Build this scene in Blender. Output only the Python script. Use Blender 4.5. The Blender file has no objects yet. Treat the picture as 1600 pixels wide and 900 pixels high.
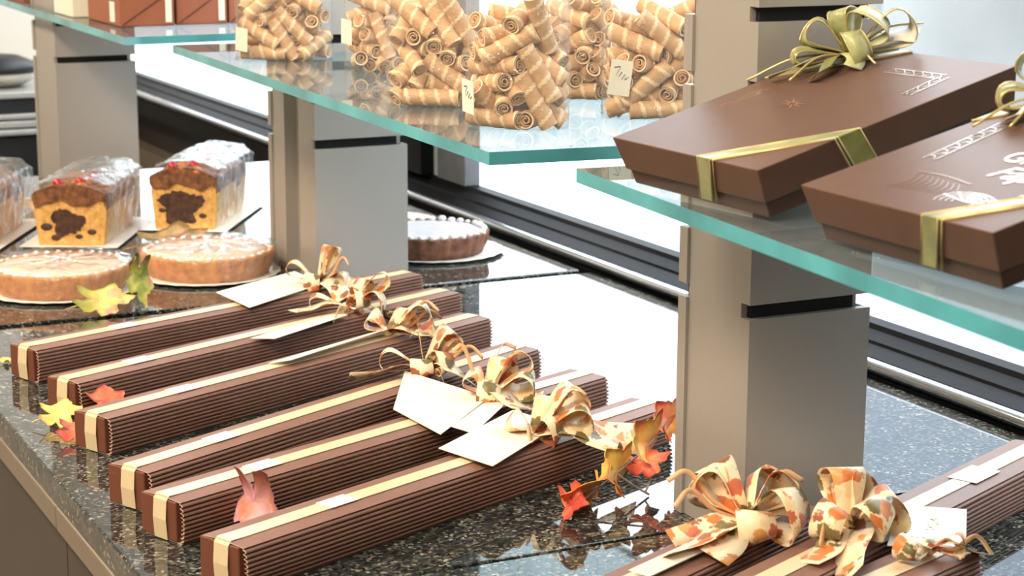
import bpy, math, random
import numpy as np
from mathutils import Vector, Matrix

# ---------------------------------------------------------------- camera, world, light
# World frame: X runs across the counter towards the shop window, Y along the window,
# Z up. The counter top is at Z = 0.90 m, the camera stands in the shop at (0, 0, 1.50).
S = bpy.context.scene
COL = S.collection
CT = 0.90
YAW, PITCH, ROLL = 0.45942, 0.21026, 0.00416
cam_data = bpy.data.cameras.new('camera')
cam = bpy.data.objects.new('camera', cam_data)
COL.objects.link(cam)
cam_data.sensor_width = 36.0
cam_data.lens = 36.0 * 3033 / 1600
cam_data.clip_start = 0.05
fw = Vector((math.sin(YAW) * math.cos(PITCH), math.cos(YAW) * math.cos(PITCH), -math.sin(PITCH)))
r0 = Vector((math.cos(YAW), -math.sin(YAW), 0))
u0 = r0.cross(fw)
rt = r0 * math.cos(ROLL) + u0 * math.sin(ROLL)
up = -r0 * math.sin(ROLL) + u0 * math.cos(ROLL)
m = Matrix((rt, up, -fw)).transposed().to_4x4()
m.translation = Vector((0, 0, CT + 0.60))
cam.matrix_world = m
cam_data.dof.use_dof = True
cam_data.dof.focus_distance = 1.95
cam_data.dof.aperture_fstop = 13
S.camera = cam

w = bpy.data.worlds.new('sky')
S.world = w
w.use_nodes = True
bg = w.node_tree.nodes['Background']
bg.inputs[0].default_value = (0.86, 0.93, 1.0, 1)
bg.inputs[1].default_value = 6.5


def area(name, loc, target, sx, sy, power, col):
    d = bpy.data.lights.new(name, 'AREA')
    d.shape = 'RECTANGLE'
    d.size, d.size_y, d.energy, d.color = sx, sy, power, col
    o = bpy.data.objects.new(name, d)
    COL.objects.link(o)
    o.location = loc
    o.rotation_euler = (Vector(target) - Vector(loc)).to_track_quat('-Z', 'Y').to_euler()
    return o


WARM = (1.0, 0.83, 0.64)
area('ceiling_or_fill_lamp', (-0.5, 0.7, 2.74), (0.4, 1.5, 0.9), 0.9, 0.5, 64, WARM)
area('ceiling_or_fill_lamp', (-0.5, 2.3, 2.74), (0.6, 2.3, 0.9), 0.9, 0.5, 64, WARM)
area('ceiling_or_fill_lamp', (-0.4, 4.2, 2.74), (0.8, 3.8, 0.9), 0.9, 0.5, 58, WARM)
area('ceiling_or_fill_lamp', (-1.4, -0.9, 2.74), (-1.0, 0, 0), 1.2, 0.8, 60, (1.0, 0.88, 0.74))  # unseen fill light added behind the camera for the near faces

vs = S.view_settings
vs.view_transform = 'Standard'
vs.look = 'None'
vs.exposure = 0.0
vs.gamma = 1.0
vs.use_curve_mapping = False
S.cycles.use_denoising = True
S.cycles.max_bounces = 10
S.cycles.transparent_max_bounces = 40
S.cycles.caustics_reflective = False
S.cycles.caustics_refractive = False

# ---------------------------------------------------------------- materials


def srgb(r, g, b):
    f = lambda c: (c / 255 / 12.92) if c / 255 <= 0.04045 else ((c / 255 + 0.055) / 1.055) ** 2.4
    return (f(r), f(g), f(b), 1.0)


class NT:
    def __init__(self, name):
        self.mat = bpy.data.materials.new(name)
        self.mat.use_nodes = True
        self.t = self.mat.node_tree
        self.bsdf = self.t.nodes['Principled BSDF']
        self.out = self.t.nodes['Material Output']

    def n(self, typ, **kw):
        nd = self.t.nodes.new(typ)
        for k, v in kw.items():
            if k.startswith('i_'):
                key = k[2:]
                nd.inputs[int(key) if key.isdigit() else key.replace('_', ' ')].default_value = v
            else:
                setattr(nd, k, v)
        return nd

    def l(self, a, b):
        self.t.links.new(a, b)

    def coord(self, scale=1.0, stretch=(1, 1, 1)):
        c = self.n('ShaderNodeTexCoord')
        mp = self.n('ShaderNodeMapping')
        mp.inputs['Scale'].default_value = tuple(scale * s for s in stretch)
        self.l(c.outputs['Object'], mp.inputs['Vector'])
        return mp.outputs['Vector']

    def noise(self, vec, scale, detail=3, rough=0.5):
        nd = self.n('ShaderNodeTexNoise')
        nd.inputs['Scale'].default_value = scale
        nd.inputs['Detail'].default_value = detail
        nd.inputs['Roughness'].default_value = rough
        self.l(vec, nd.inputs['Vector'])
        return nd

    def ramp(self, fac, stops, interp='LINEAR'):
        r = self.n('ShaderNodeValToRGB')
        r.color_ramp.interpolation = interp
        els = r.color_ramp.elements
        while len(els) > 1:
            els.remove(els[-1])
        els[0].position, els[0].color = stops[0]
        for p, c in stops[1:]:
            e = els.new(p)
            e.color = c
        self.l(fac, r.inputs[0])
        return r.outputs[0]

    def mix(self, fac, a, b):
        mx = self.n('ShaderNodeMix', data_type='RGBA')
        for sock, v in ((mx.inputs[0], fac), (mx.inputs[6], a), (mx.inputs[7], b)):
            if hasattr(v, 'default_value') or hasattr(v, 'is_linked'):
                self.l(v, sock)
            else:
                sock.default_value = v
        return mx.outputs[2]

    def bump(self, height, strength=0.3, dist=0.001):
        b = self.n('ShaderNodeBump')
        b.inputs['Strength'].default_value = strength
        b.inputs['Distance'].default_value = dist
        self.l(height, b.inputs['Height'])
        self.l(b.outputs[0], self.bsdf.inputs['Normal'])
        return b

    def set(self, **kw):
        for k, v in kw.items():
            self.bsdf.inputs[k.replace('_', ' ')].default_value = v
        return self


def simple(name, col, rough=0.5, metal=0.0, var=0.12, nscale=30, bump=0.0, bscale=200, **kw):
    """one base colour with a little procedural variation and relief"""
    t = NT(name)
    v = t.coord()
    nz = t.noise(v, nscale)
    lo = tuple(c * (1 - var) for c in col[:3]) + (1,)
    hi = tuple(min(1, c * (1 + var)) for c in col[:3]) + (1,)
    t.l(t.ramp(nz.outputs[0], [(0.3, lo), (0.7, hi)]), t.bsdf.inputs['Base Color'])
    t.set(Roughness=rough, Metallic=metal, **kw)
    if bump:
        t.bump(t.noise(v, bscale).outputs[0], bump)
    return t.mat


def granite():
    t = NT('polished_dark_granite')
    v = t.coord()
    vo = t.n('ShaderNodeTexVoronoi', i_Scale=340.0)
    t.l(v, vo.inputs['Vector'])
    sep = t.n('ShaderNodeSeparateColor')
    t.l(vo.outputs['Color'], sep.inputs[0])
    fl = t.ramp(sep.outputs[0], [(0.0, srgb(26, 30, 31)), (0.38, srgb(52, 58, 58)), (0.62, srgb(84, 87, 82)),
                                 (0.83, srgb(124, 119, 106)), (0.95, srgb(166, 157, 138))], 'CONSTANT')
    nz = t.noise(v, 28, 4)
    k = t.ramp(nz.outputs[0], [(0.38, (0.4, 0.4, 0.4, 1)), (0.62, (1, 1, 1, 1))])
    dk = t.mix(k, srgb(26, 30, 29), fl)
    t.l(dk, t.bsdf.inputs['Base Color'])
    t.set(Roughness=0.035, Specular_IOR_Level=0.8)
    return t.mat


def metal_paint(name, col, rough, metal):
    t = NT(name)
    v = t.coord(1, (1, 1, 0.02))
    nz = t.noise(v, 900, 2)
    lo = tuple(c * 0.985 for c in col[:3]) + (1,)
    hi = tuple(c * 1.015 for c in col[:3]) + (1,)
    t.l(t.ramp(nz.outputs[0], [(0.3, lo), (0.7, hi)]), t.bsdf.inputs['Base Color'])
    t.set(Roughness=rough, Metallic=metal)
    return t.mat


def film(name, white=0.05, rough=0.09, bstr=0.6, bscale=45, blend=0.3, gain=0.9):
    """thin clear plastic film: transparent, glossy at its creases, a trace of haze"""
    t = NT(name)
    v = t.coord()
    tr = t.n('ShaderNodeBsdfTransparent')
    gl = t.n('ShaderNodeBsdfGlossy')
    gl.inputs['Roughness'].default_value = rough
    df = t.n('ShaderNodeBsdfDiffuse')
    df.inputs['Color'].default_value = (0.95, 0.95, 0.97, 1)
    nz = t.noise(v, bscale, 4, 0.6)
    bp = t.n('ShaderNodeBump', i_Strength=bstr, i_Distance=0.006)
    t.l(nz.outputs[0], bp.inputs['Height'])
    t.l(bp.outputs[0], gl.inputs['Normal'])
    lw = t.n('ShaderNodeFresnel', i_IOR=1.0 + blend * 1.6)
    t.l(bp.outputs[0], lw.inputs['Normal'])
    ml = t.n('ShaderNodeMath', operation='MULTIPLY')
    ge = t.n('ShaderNodeNewGeometry')
    inv = t.n('ShaderNodeMath', operation='SUBTRACT')
    inv.inputs[0].default_value = gain
    t.l(ge.outputs['Backfacing'], inv.inputs[1])
    inv.use_clamp = True
    t.l(lw.outputs[0], ml.inputs[0])
    t.l(inv.outputs[0], ml.inputs[1])
    m1 = t.n('ShaderNodeMixShader')
    m1.inputs[0].default_value = white
    t.l(tr.outputs[0], m1.inputs[1])
    t.l(df.outputs[0], m1.inputs[2])
    m2 = t.n('ShaderNodeMixShader')
    t.l(ml.outputs[0], m2.inputs[0])
    t.l(m1.outputs[0], m2.inputs[1])
    t.l(gl.outputs[0], m2.inputs[2])
    t.l(m2.outputs[0], t.out.inputs['Surface'])
    return t.mat


def glass_sheet(name, tint, gain=1.0, haze=0.0):
    t = NT(name)
    tr = t.n('ShaderNodeBsdfTransparent')
    tr.inputs['Color'].default_value = tint
    gl = t.n('ShaderNodeBsdfGlossy')
    gl.inputs['Roughness'].default_value = 0.01
    fr = t.n('ShaderNodeFresnel', i_IOR=1.5)
    ml = t.n('ShaderNodeMath', operation='MULTIPLY')
    ge = t.n('ShaderNodeNewGeometry')
    inv = t.n('ShaderNodeMath', operation='SUBTRACT')
    inv.inputs[0].default_value = gain
    t.l(ge.outputs['Backfacing'], inv.inputs[1])
    inv.use_clamp = True
    t.l(fr.outputs[0], ml.inputs[0])
    t.l(inv.outputs[0], ml.inputs[1])
    hz = t.n('ShaderNodeMixShader')
    hz.inputs[0].default_value = haze
    df = t.n('ShaderNodeBsdfDiffuse')
    df.inputs['Color'].default_value = (0.86, 0.92, 0.92, 1)
    t.l(tr.outputs[0], hz.inputs[1])
    t.l(df.outputs[0], hz.inputs[2])
    mx = t.n('ShaderNodeMixShader')
    t.l(ml.outputs[0], mx.inputs[0])
    t.l(hz.outputs[0], mx.inputs[1])
    t.l(gl.outputs[0], mx.inputs[2])
    t.l(mx.outputs[0], t.out.inputs['Surface'])
    return t.mat


def maple_print():
    t = NT('cream_ribbon_with_autumn_leaf_print')
    v = t.coord()
    nz = t.noise(v, 160, 3, 0.6)
    add = t.n('ShaderNodeMix', data_type='VECTOR')
    add.inputs[0].default_value = 0.012
    t.l(v, add.inputs[4])
    t.l(nz.outputs['Color'], add.inputs[5])
    vo = t.n('ShaderNodeTexVoronoi', i_Scale=62.0)
    t.l(add.outputs[1], vo.inputs['Vector'])
    sep = t.n('ShaderNodeSeparateColor')
    t.l(vo.outputs['Color'], sep.inputs[0])
    leaf = t.ramp(sep.outputs[0], [(0.0, srgb(222, 128, 62)), (0.25, srgb(150, 84, 52)), (0.45, srgb(232, 160, 92)),
                                   (0.62, srgb(120, 108, 62)), (0.78, srgb(206, 112, 78)), (0.9, srgb(240, 212, 160))], 'CONSTANT')
    fac = t.ramp(vo.outputs['Distance'], [(0.46, (1, 1, 1, 1)), (0.53, (0, 0, 0, 1))])
    t.l(t.mix(fac, srgb(248, 228, 188), leaf), t.bsdf.inputs['Base Color'])
    t.set(Roughness=0.38, Sheen_Weight=0.2)
    return t.mat


def leaf_mat(name, a, b, c):
    t = NT(name)
    v = t.coord()
    nz = t.noise(v, 38, 3)
    t.l(t.ramp(nz.outputs[0], [(0.36, a), (0.5, b), (0.64, c)]), t.bsdf.inputs['Base Color'])
    t.set(Roughness=0.45)
    t.bump(t.noise(v, 260).outputs[0], 0.35)
    return t.mat


def crumb_mat(name, a, b, scale=120):
    t = NT(name)
    v = t.coord()
    nz = t.noise(v, scale, 5, 0.65)
    t.l(t.ramp(nz.outputs[0], [(0.35, a), (0.62, b)]), t.bsdf.inputs['Base Color'])
    t.set(Roughness=0.6)
    t.bump(nz.outputs[0], 0.6, 0.002)
    return t.mat


M = dict(
    granite=granite(),
    alu=metal_paint('warm_grey_satin_metal', srgb(172, 166, 158), 0.42, 0.35),
    slot=simple('matt_black_slot', srgb(8, 8, 8), 0.8, var=0.05),
    frame=simple('black_window_frame', srgb(26, 26, 28), 0.55, var=0.1, Specular_IOR_Level=0.12),
    rail=metal_paint('bright_aluminium_rail', srgb(222, 222, 226), 0.18, 0.9),
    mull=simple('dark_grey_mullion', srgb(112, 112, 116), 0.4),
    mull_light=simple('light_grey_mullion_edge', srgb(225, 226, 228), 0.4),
    pane=glass_sheet('clear_window_glass', (0.97, 0.98, 0.98, 1), 0.6),
    shelf=glass_sheet('shelf_glass_with_added_haze', (0.66, 0.73, 0.74, 1), 1.0, 0.10),  # white haze put into the glass to lift its dark reflections
    shelf_edge=simple('teal_glass_edge', srgb(80, 158, 168), 0.10, var=0.3, nscale=9),
    panel=simple('dark_brown_cabinet_panel', srgb(66, 58, 50), 0.45, var=0.06),
    trim=metal_paint('bronze_aluminium_trim', srgb(150, 136, 118), 0.38, 0.5),
    plaster=simple('greige_wall_paint', srgb(214, 208, 196), 0.8, var=0.03, nscale=3, bump=0.05),
    wood=simple('dark_brown_wall', srgb(40, 34, 30), 0.6, var=0.08, nscale=6),
    ceil=simple('white_ceiling_paint', srgb(235, 232, 226), 0.9, var=0.02, nscale=3),
    floor=simple('beige_floor_tile', srgb(150, 138, 122), 0.35, var=0.08, nscale=4),
    pave=simple('pale_pavement', srgb(196, 198, 200), 0.9, var=0.05, nscale=2),
    render=simple('pale_grey_facade', srgb(120, 121, 119), 0.9, var=0.25, nscale=0.7),
    added_upper_render=simple('mid_grey_added_upper_facade', srgb(152, 160, 170), 0.9, var=0.12, nscale=0.8),
    steel=simple('brushed_steel', srgb(176, 174, 168), 0.35, 0.4, var=0.06),
    black=simple('black_plastic', srgb(14, 14, 14), 0.5, var=0.05),
    dish=simple('pale_enamel', srgb(178, 172, 156), 0.35, var=0.08),
    brown_card=simple('brown_card', srgb(114, 76, 58), 0.55, var=0.06, nscale=60, bump=0.06, bscale=900),
    corr=simple('brown_corrugated_card', srgb(130, 94, 78), 0.5, var=0.06, nscale=60),
    corr_edge=simple('pale_cut_card_edge', srgb(206, 182, 160), 0.7),
    flap=simple('chestnut_card_flap', srgb(116, 68, 50), 0.5, var=0.05),
    cream=simple('cream_satin_ribbon', srgb(222, 202, 164), 0.32, var=0.05, nscale=400),
    seal=simple('white_paper_seal', srgb(240, 238, 232), 0.45, var=0.02),
    card=simple('ivory_card', srgb(234, 230, 212), 0.5, var=0.02, nscale=200),
    print_green=simple('pale_green_print', srgb(196, 204, 176), 0.6),
    print_rose=simple('pale_rose_print', srgb(226, 206, 186), 0.6),
    maple=maple_print(),
    curl=simple('tan_curling_ribbon', srgb(224, 180, 136), 0.35, var=0.12, nscale=80),
    lid=simple('cocoa_box_card', srgb(100, 76, 64), 0.40, var=0.05, nscale=50, bump=0.05, bscale=1500, Specular_IOR_Level=0.16),
    base=simple('dark_cocoa_box_card', srgb(76, 54, 43), 0.38, var=0.05, nscale=50),
    foil=simple('silver_foil_print', srgb(214, 208, 198), 0.25, 0.65, var=0.1, nscale=200),
    tone=simple('tonal_gloss_print', srgb(150, 116, 92), 0.22, 0.2, var=0.08),
    olive=simple('olive_satin_ribbon', srgb(132, 134, 62), 0.25, var=0.3, nscale=60, Sheen_Weight=0.3),
    sage=simple('sage_gauze_ribbon', srgb(172, 176, 124), 0.35, var=0.25, nscale=70),
    gold=simple('pale_gold_ribbon_edge', srgb(208, 190, 134), 0.28, 0.4, var=0.1),
    ivory_gauze=simple('ivory_gauze_ribbon', srgb(236, 232, 216), 0.5, var=0.08, nscale=120),
    wafer=crumb_mat('toasted_wafer', srgb(190, 147, 100), srgb(208, 168, 120), 70),
    wafer_pale=crumb_mat('pale_wafer_spiral', srgb(226, 194, 148), srgb(236, 212, 170), 70),
    film=film('clear_bag_film', 0.07, 0.09, 1.0, 40, 0.42, 1.0),
    cakefilm=film('crinkled_cake_film', 0.14, 0.07, 1.0, 45, 0.55, 1.0),
    crust=crumb_mat('baked_tart_crust', srgb(180, 108, 48), srgb(218, 150, 78), 60),
    darkcrust=crumb_mat('chocolate_tart_crust', srgb(96, 58, 40), srgb(140, 92, 68), 60),
    filling=crumb_mat('pale_glazed_filling', srgb(210, 172, 144), srgb(230, 202, 176), 25),
    mering=simple('white_icing', srgb(246, 240, 232), 0.4, var=0.04),
    greyice=simple('lilac_grey_icing', srgb(206, 202, 208), 0.35, var=0.08),
    loafside=crumb_mat('golden_cake_crumb', srgb(206, 144, 70), srgb(238, 190, 112), 90),
    loafcrust=crumb_mat('brown_cake_crust', srgb(92, 58, 38), srgb(150, 104, 74), 50),
    glaze=crumb_mat('glossy_brown_glaze', srgb(72, 42, 24), srgb(150, 96, 56), 80),
    choco=crumb_mat('dark_chocolate_filling', srgb(48, 30, 22), srgb(92, 58, 38), 90),
    nut=simple('roasted_nut', srgb(176, 112, 58), 0.3, var=0.2),
    cherry=simple('red_cherry', srgb(176, 40, 44), 0.15, var=0.1),
    plate=simple('white_card_plate', srgb(240, 236, 226), 0.35, var=0.02),
    carton=simple('terracotta_carton', srgb(150, 88, 60), 0.5, var=0.06),
    carton_line=simple('dark_fold_line', srgb(96, 48, 34), 0.6),
    leaf_orange=leaf_mat('orange_leaf', srgb(220, 112, 62), srgb(230, 158, 66), srgb(240, 192, 92)),
    leaf_red=leaf_mat('coral_red_leaf', srgb(204, 74, 62), srgb(222, 108, 78), srgb(226, 140, 84)),
    leaf_green=leaf_mat('green_leaf', srgb(124, 132, 54), srgb(164, 168, 80), srgb(200, 128, 108)),
    leaf_pink=leaf_mat('pink_leaf', srgb(214, 150, 158), srgb(196, 128, 112), srgb(176, 104, 62)),
    leaf_yellow=leaf_mat('yellow_leaf', srgb(228, 190, 92), srgb(236, 206, 112), srgb(224, 178, 84)),
    leaf_lime=leaf_mat('lime_leaf_with_coral_tip', srgb(186, 182, 84), srgb(202, 192, 104), srgb(224, 136, 110)),
    leaf_olive=leaf_mat('olive_brown_leaf', srgb(150, 124, 72), srgb(174, 144, 92), srgb(214, 166, 140)),
    stem=simple('grey_wire_stem', srgb(150, 140, 128), 0.4),
    ink=simple('black_ink', srgb(30, 28, 26), 0.6),
    jade=simple('jade_satin_ribbon', srgb(196, 200, 160), 0.3, var=0.2, nscale=60),
)

# ---------------------------------------------------------------- mesh helpers


class MB:
    def __init__(self):
        self.v, self.f, self.mi = [], [], []

    def add(self, vs_, fs, mi=0):
        k = len(self.v)
        self.v += [tuple(p) for p in vs_]
        for f in fs:
            self.f.append([i + k for i in f])
            self.mi.append(mi)
        return self

    def box(self, x0, y0, z0, x1, y1, z1, mi=0):
        vs_ = [(x, y, z) for z in (z0, z1) for y in (y0, y1) for x in (x0, x1)]
        return self.add(vs_, [(0, 2, 3, 1), (4, 5, 7, 6), (0, 1, 5, 4), (2, 6, 7, 3), (0, 4, 6, 2), (1, 3, 7, 5)], mi)

    def frustum(self, b0, b1, mi=0):
        """b = (x0,y0,x1,y1,z)"""
        vs_ = []
        for (x0, y0, x1, y1, z) in (b0, b1):
            vs_ += [(x0, y0, z), (x1, y0, z), (x1, y1, z), (x0, y1, z)]
        return self.add(vs_, [(3, 2, 1, 0), (4, 5, 6, 7), (0, 1, 5, 4), (1, 2, 6, 5), (2, 3, 7, 6), (3, 0, 4, 7)], mi)

    def prism(self, poly, z0, z1, mi=0, mi_side=None):
        n = len(poly)
        k = len(self.v)
        vs_ = [(x, y, z0) for x, y in poly] + [(x, y, z1) for x, y in poly]
        self.add(vs_, [tuple(range(n))[::-1], tuple(range(n, 2 * n))], mi)
        self.v = self.v
        for i in range(n):
            j = (i + 1) % n
            self.f.append([k + i, k + j, k + n + j, k + n + i])
            self.mi.append(mi if mi_side is None else mi_side)
        return self

    def extrude_y(self, prof, y0, y1, mi=0):
        n = len(prof)
        vs_ = [(x, y0, z) for x, z in prof] + [(x, y1, z) for x, z in prof]
        fs = [tuple(range(n)), tuple(range(n, 2 * n))[::-1]]
        fs += [(i, n + i, n + (i + 1) % n, (i + 1) % n) for i in range(n)]
        return self.add(vs_, fs, mi)

    def lathe(self, prof, n=48, mi=0, wob=None):
        vs_, fs = [], []
        for (r, z) in prof:
            for i in range(n):
                a = 2 * math.pi * i / n
                rr = r * (1 + (wob(a, z) if wob else 0))
                vs_.append((rr * math.cos(a), rr * math.sin(a), z))
        for k in range(len(prof) - 1):
            for i in range(n):
                j = (i + 1) % n
                fs.append((k * n + i, k * n + j, (k + 1) * n + j, (k + 1) * n + i))
        if prof[0][0] > 1e-6:
            fs.append(tuple(range(n))[::-1])
        fs.append(tuple(range((len(prof) - 1) * n, len(prof) * n)))
        return self.add(vs_, fs, mi)

    def tube(self, pts, r, n=8, mi=0):
        pts = [Vector(p) for p in pts]
        vs_, fs = [], []
        ref = Vector((0.13, 0.21, 0.97))
        for i, p in enumerate(pts):
            t = (pts[min(i + 1, len(pts) - 1)] - pts[max(i - 1, 0)]).normalized()
            a = t.cross(ref).normalized()
            b = t.cross(a)
            rr = r[i] if isinstance(r, (list, tuple)) else r
            for k in range(n):
                an = 2 * math.pi * k / n
                vs_.append(p + a * math.cos(an) * rr + b * math.sin(an) * rr)
        for i in range(len(pts) - 1):
            for k in range(n):
                j = (k + 1) % n
                fs.append((i * n + k, i * n + j, (i + 1) * n + j, (i + 1) * n + k))
        fs += [tuple(range(n))[::-1], tuple(range((len(pts) - 1) * n, len(pts) * n))]
        return self.add(vs_, fs, mi)

    def ribbon(self, pts, sides, width, th=0.0005, mi=0, edge=None, edge_w=0.0016):
        """a thin strip through pts; sides = half-width directions; width number or list"""
        n = len(pts)
        P = [Vector(p) for p in pts]
        Sd = [Vector(s).normalized() for s in sides]
        vs_ = []
        for i in range(n):
            t = (P[min(i + 1, n - 1)] - P[max(i - 1, 0)])
            nn = t.cross(Sd[i])
            nn = nn.normalized() if nn.length > 1e-9 else Vector((0, 0, 1))
            wd = (width[i] if isinstance(width, (list, tuple)) else width) / 2
            for sg, hh in ((-1, -1), (1, -1), (1, 1), (-1, 1)):
                vs_.append(P[i] + Sd[i] * wd * sg + nn * th / 2 * hh)
        fs = []
        for i in range(n - 1):
            for k in range(4):
                j = (k + 1) % 4
                fs.append((i * 4 + k, i * 4 + j, i * 4 + 4 + j, i * 4 + 4 + k))
        fs += [(3, 2, 1, 0), tuple((n - 1) * 4 + k for k in range(4))]
        return self.add(vs_, fs, mi)

    def sphere(self, c, r, n=10, mi=0, sc=(1, 1, 1)):
        prof = [(r * math.sin(math.pi * k / n), -r * math.cos(math.pi * k / n)) for k in range(n + 1)]
        vs_, fs = [], []
        for (rr, z) in prof:
            for i in range(2 * n):
                a = math.pi * i / n
                vs_.append((c[0] + rr * math.cos(a) * sc[0], c[1] + rr * math.sin(a) * sc[1], c[2] + z * sc[2]))
        for k in range(n):
            for i in range(2 * n):
                j = (i + 1) % (2 * n)
                fs.append((k * 2 * n + i, k * 2 * n + j, (k + 1) * 2 * n + j, (k + 1) * 2 * n + i))
        return self.add(vs_, fs, mi)

    def build(self, name, mats, parent=None, smooth=False, bevel=0, seg=2):
        me = bpy.data.meshes.new(name)
        me.from_pydata(self.v, [], self.f)
        for mt in (mats if isinstance(mats, (list, tuple)) else [mats]):
            me.materials.append(mt)
        me.polygons.foreach_set('material_index', self.mi)
        if smooth:
            me.polygons.foreach_set('use_smooth', [True] * len(self.f))
        me.validate()
        me.update()
        o = bpy.data.objects.new(name, me)
        COL.objects.link(o)
        if parent:
            o.parent = parent
        if bevel:
            b = o.modifiers.new('bevel', 'BEVEL')
            b.width, b.segments, b.limit_method = bevel, seg, 'ANGLE'
        return o


def tag(o, label, cat, group=None):
    o['label'], o['category'] = label, cat
    if group:
        o['group'] = group
    return o


def thing(name, label, cat, loc, rot=(0, 0, 0), group=None):
    o = bpy.data.objects.new(name, None)
    o.empty_display_size = 0.02
    COL.objects.link(o)
    o.location = loc
    o.rotation_euler = rot
    return tag(o, label, cat, group)


def struct(o):
    o['kind'] = 'structure'
    return o


def catmull(pts, per=6):
    P = [Vector(p) for p in pts]
    P = [2 * P[0] - P[1]] + P + [2 * P[-1] - P[-2]]
    out = []
    for i in range(1, len(P) - 2):
        for k in range(per):
            t = k / per
            a, b, c, d = P[i - 1], P[i], P[i + 1], P[i + 2]
            out.append(0.5 * ((2 * b) + (c - a) * t + (2 * a - 5 * b + 4 * c - d) * t * t + (3 * b - a - 3 * c + d) * t ** 3))
    out.append(P[-2])
    return out


# ---------------------------------------------------------------- the room
struct(MB().box(-3.6, -3.2, -0.05, 1.50, 6.1, 0.0).build('floor', M['floor']))
struct(MB().box(-3.6, -3.2, 2.80, 1.62, 6.1, 2.90).build('ceiling', M['ceil']))
struct(MB().box(-3.7, -3.2, 0.0, -3.6, 6.1, 2.8).build('wall_left', M['plaster']))
struct(MB().box(-3.6, -3.3, 0.0, 1.62, -3.2, 2.8).build('wall_back', M['plaster']))
struct(MB().box(-3.6, 5.95, 0.0, 1.62, 6.05, 2.8).build('wall_far', M['plaster']))
struct(MB().box(1.475, 0.85, 0.0, 1.56, 5.95, CT - 0.05).box(1.475, -3.2, 0.0, 1.56, 0.85, 2.62).build('wall_right', M['wood']))  # near full-height stretch is out of view, closed to cut window light
struct(MB().box(1.45, -3.2, 2.62, 1.56, 5.95, 2.80).build('trim_1', M['frame']))
win = bpy.data.objects.new('window_1', None)
COL.objects.link(win)
win.location = (1.45, 0, CT)
struct(win)
prof = [(0.060, 0.040), (0.036, 0.040), (0.032, 0.034), (0.014, 0.026), (0.012, 0.0225), (-0.010, 0.014), (-0.013, -0.05), (0.020, -0.05), (0.060, -0.03)]
MB().extrude_y(prof, -3.2, 5.94).build('frame_sill', M['frame'], win)
rp = [(-0.026 + 0.009 * math.cos(a), 0.010 + 0.009 * math.sin(a)) for a in [2 * math.pi * k / 14 for k in range(14)]]
MB().extrude_y(rp, -3.2, 5.94).build('sill_rail', M['rail'], win, smooth=True)
MB().extrude_y([(-0.034, 0.0005), (-0.013, 0.0005), (-0.013, -0.04), (-0.034, -0.04)], -3.2, 5.94).build('sill_skirt', M['frame'], win)
MB().box(0.046, 0.85, 0.036, 0.052, 5.94, 1.73).build('glass_pane', M['pane'], win)
MB().box(0.010, 3.341, 0.0405, 0.056, 3.50, 1.73).build('mullion_post', M['frame'], win, bevel=0.002)
MB().box(0.036, 3.304, 0.0405, 0.056, 3.340, 1.73).build('mullion_edge', M['mull_light'], win)
MB().box(0.026, 3.181, 0.0405, 0.058, 3.303, 1.73).build('mullion', M['mull'], win, bevel=0.002)
MB().box(0.026, 0.85, 0.0405, 0.058, 0.93, 1.73).build('mullion', M['mull'], win, bevel=0.002)
struct(MB().box(1.425, 3.9, CT - 0.19, 1.474, 5.9, CT - 0.14).build('trim_2', M['trim']))
# outdoors
struct(MB().box(1.56, -12, -0.3, 30, 40, -0.25).build('pavement', M['pave']))
struct(MB().box(5.2, -6, -0.25, 5.5, 6.9, 1.7).build('facade', M['render']))
struct(MB().box(5.12, -6, 1.7, 5.5, 6.94, 3.2).build('facade', M['added_upper_render']))  # unseen upper storey, added so the granite reflects a paler tone
struct(MB().box(15.0, 20.0, -0.25, 17.0, 46.0, 6.2).build('facade', M['render']))  # unseen far block, added to grey the sky reflection in the shelf

# ---------------------------------------------------------------- counter
tag(MB().box(0.420, -0.5, CT - 0.03, 1.410, 1.4775, CT).build('granite_slab', M['granite'], bevel=0.002),
    'near polished granite slab in the bottom right corner, in front of the thin joint', 'worktop')
tag(MB().box(0.420, 1.4825, CT - 0.03, 1.410, 2.572, CT).build('granite_slab', M['granite'], bevel=0.002),
    'middle polished granite slab carrying the row of six long boxes', 'worktop')
tag(MB().box(0.420, 2.598, CT - 0.03, 1.402, 3.90, CT).build('granite_slab', M['granite'], bevel=0.002),
    'far polished granite slab under the tarts and loaf cakes', 'worktop')
for y0, y1, lb in ((-0.5, 0.9, 'dark brown counter base cabinet nearest the camera, mostly below the picture'),
                   (0.9, 1.895, 'dark brown counter base cabinet in the bottom left corner, right of the panel seam'),
                   (1.895, 2.9, 'dark brown counter base cabinet left of the seam under the granite edge'),
                   (2.9, 3.89, 'dark brown counter base cabinet under the far granite slab')):
    cb = thing('base_cabinet', lb, 'cabinet', (0.43, y0, 0))
    L = y1 - y0
    MB().box(0.02, 0.002, 0.08, 0.96, L - 0.002, CT - 0.031).build('carcass', M['panel'], cb)
    MB().box(0.0, 0.0015, 0.10, 0.019, L - 0.0015, CT - 0.058).build('door', M['panel'], cb, bevel=0.001)
    MB().box(-0.010, 0.001, CT - 0.057, 0.019, L - 0.001, CT - 0.031).build('trim_rail', M['trim'], cb, bevel=0.002)
    MB().box(0.05, 0.002, 0.0, 0.9, L - 0.002, 0.079).build('plinth', M['black'], cb)


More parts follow.
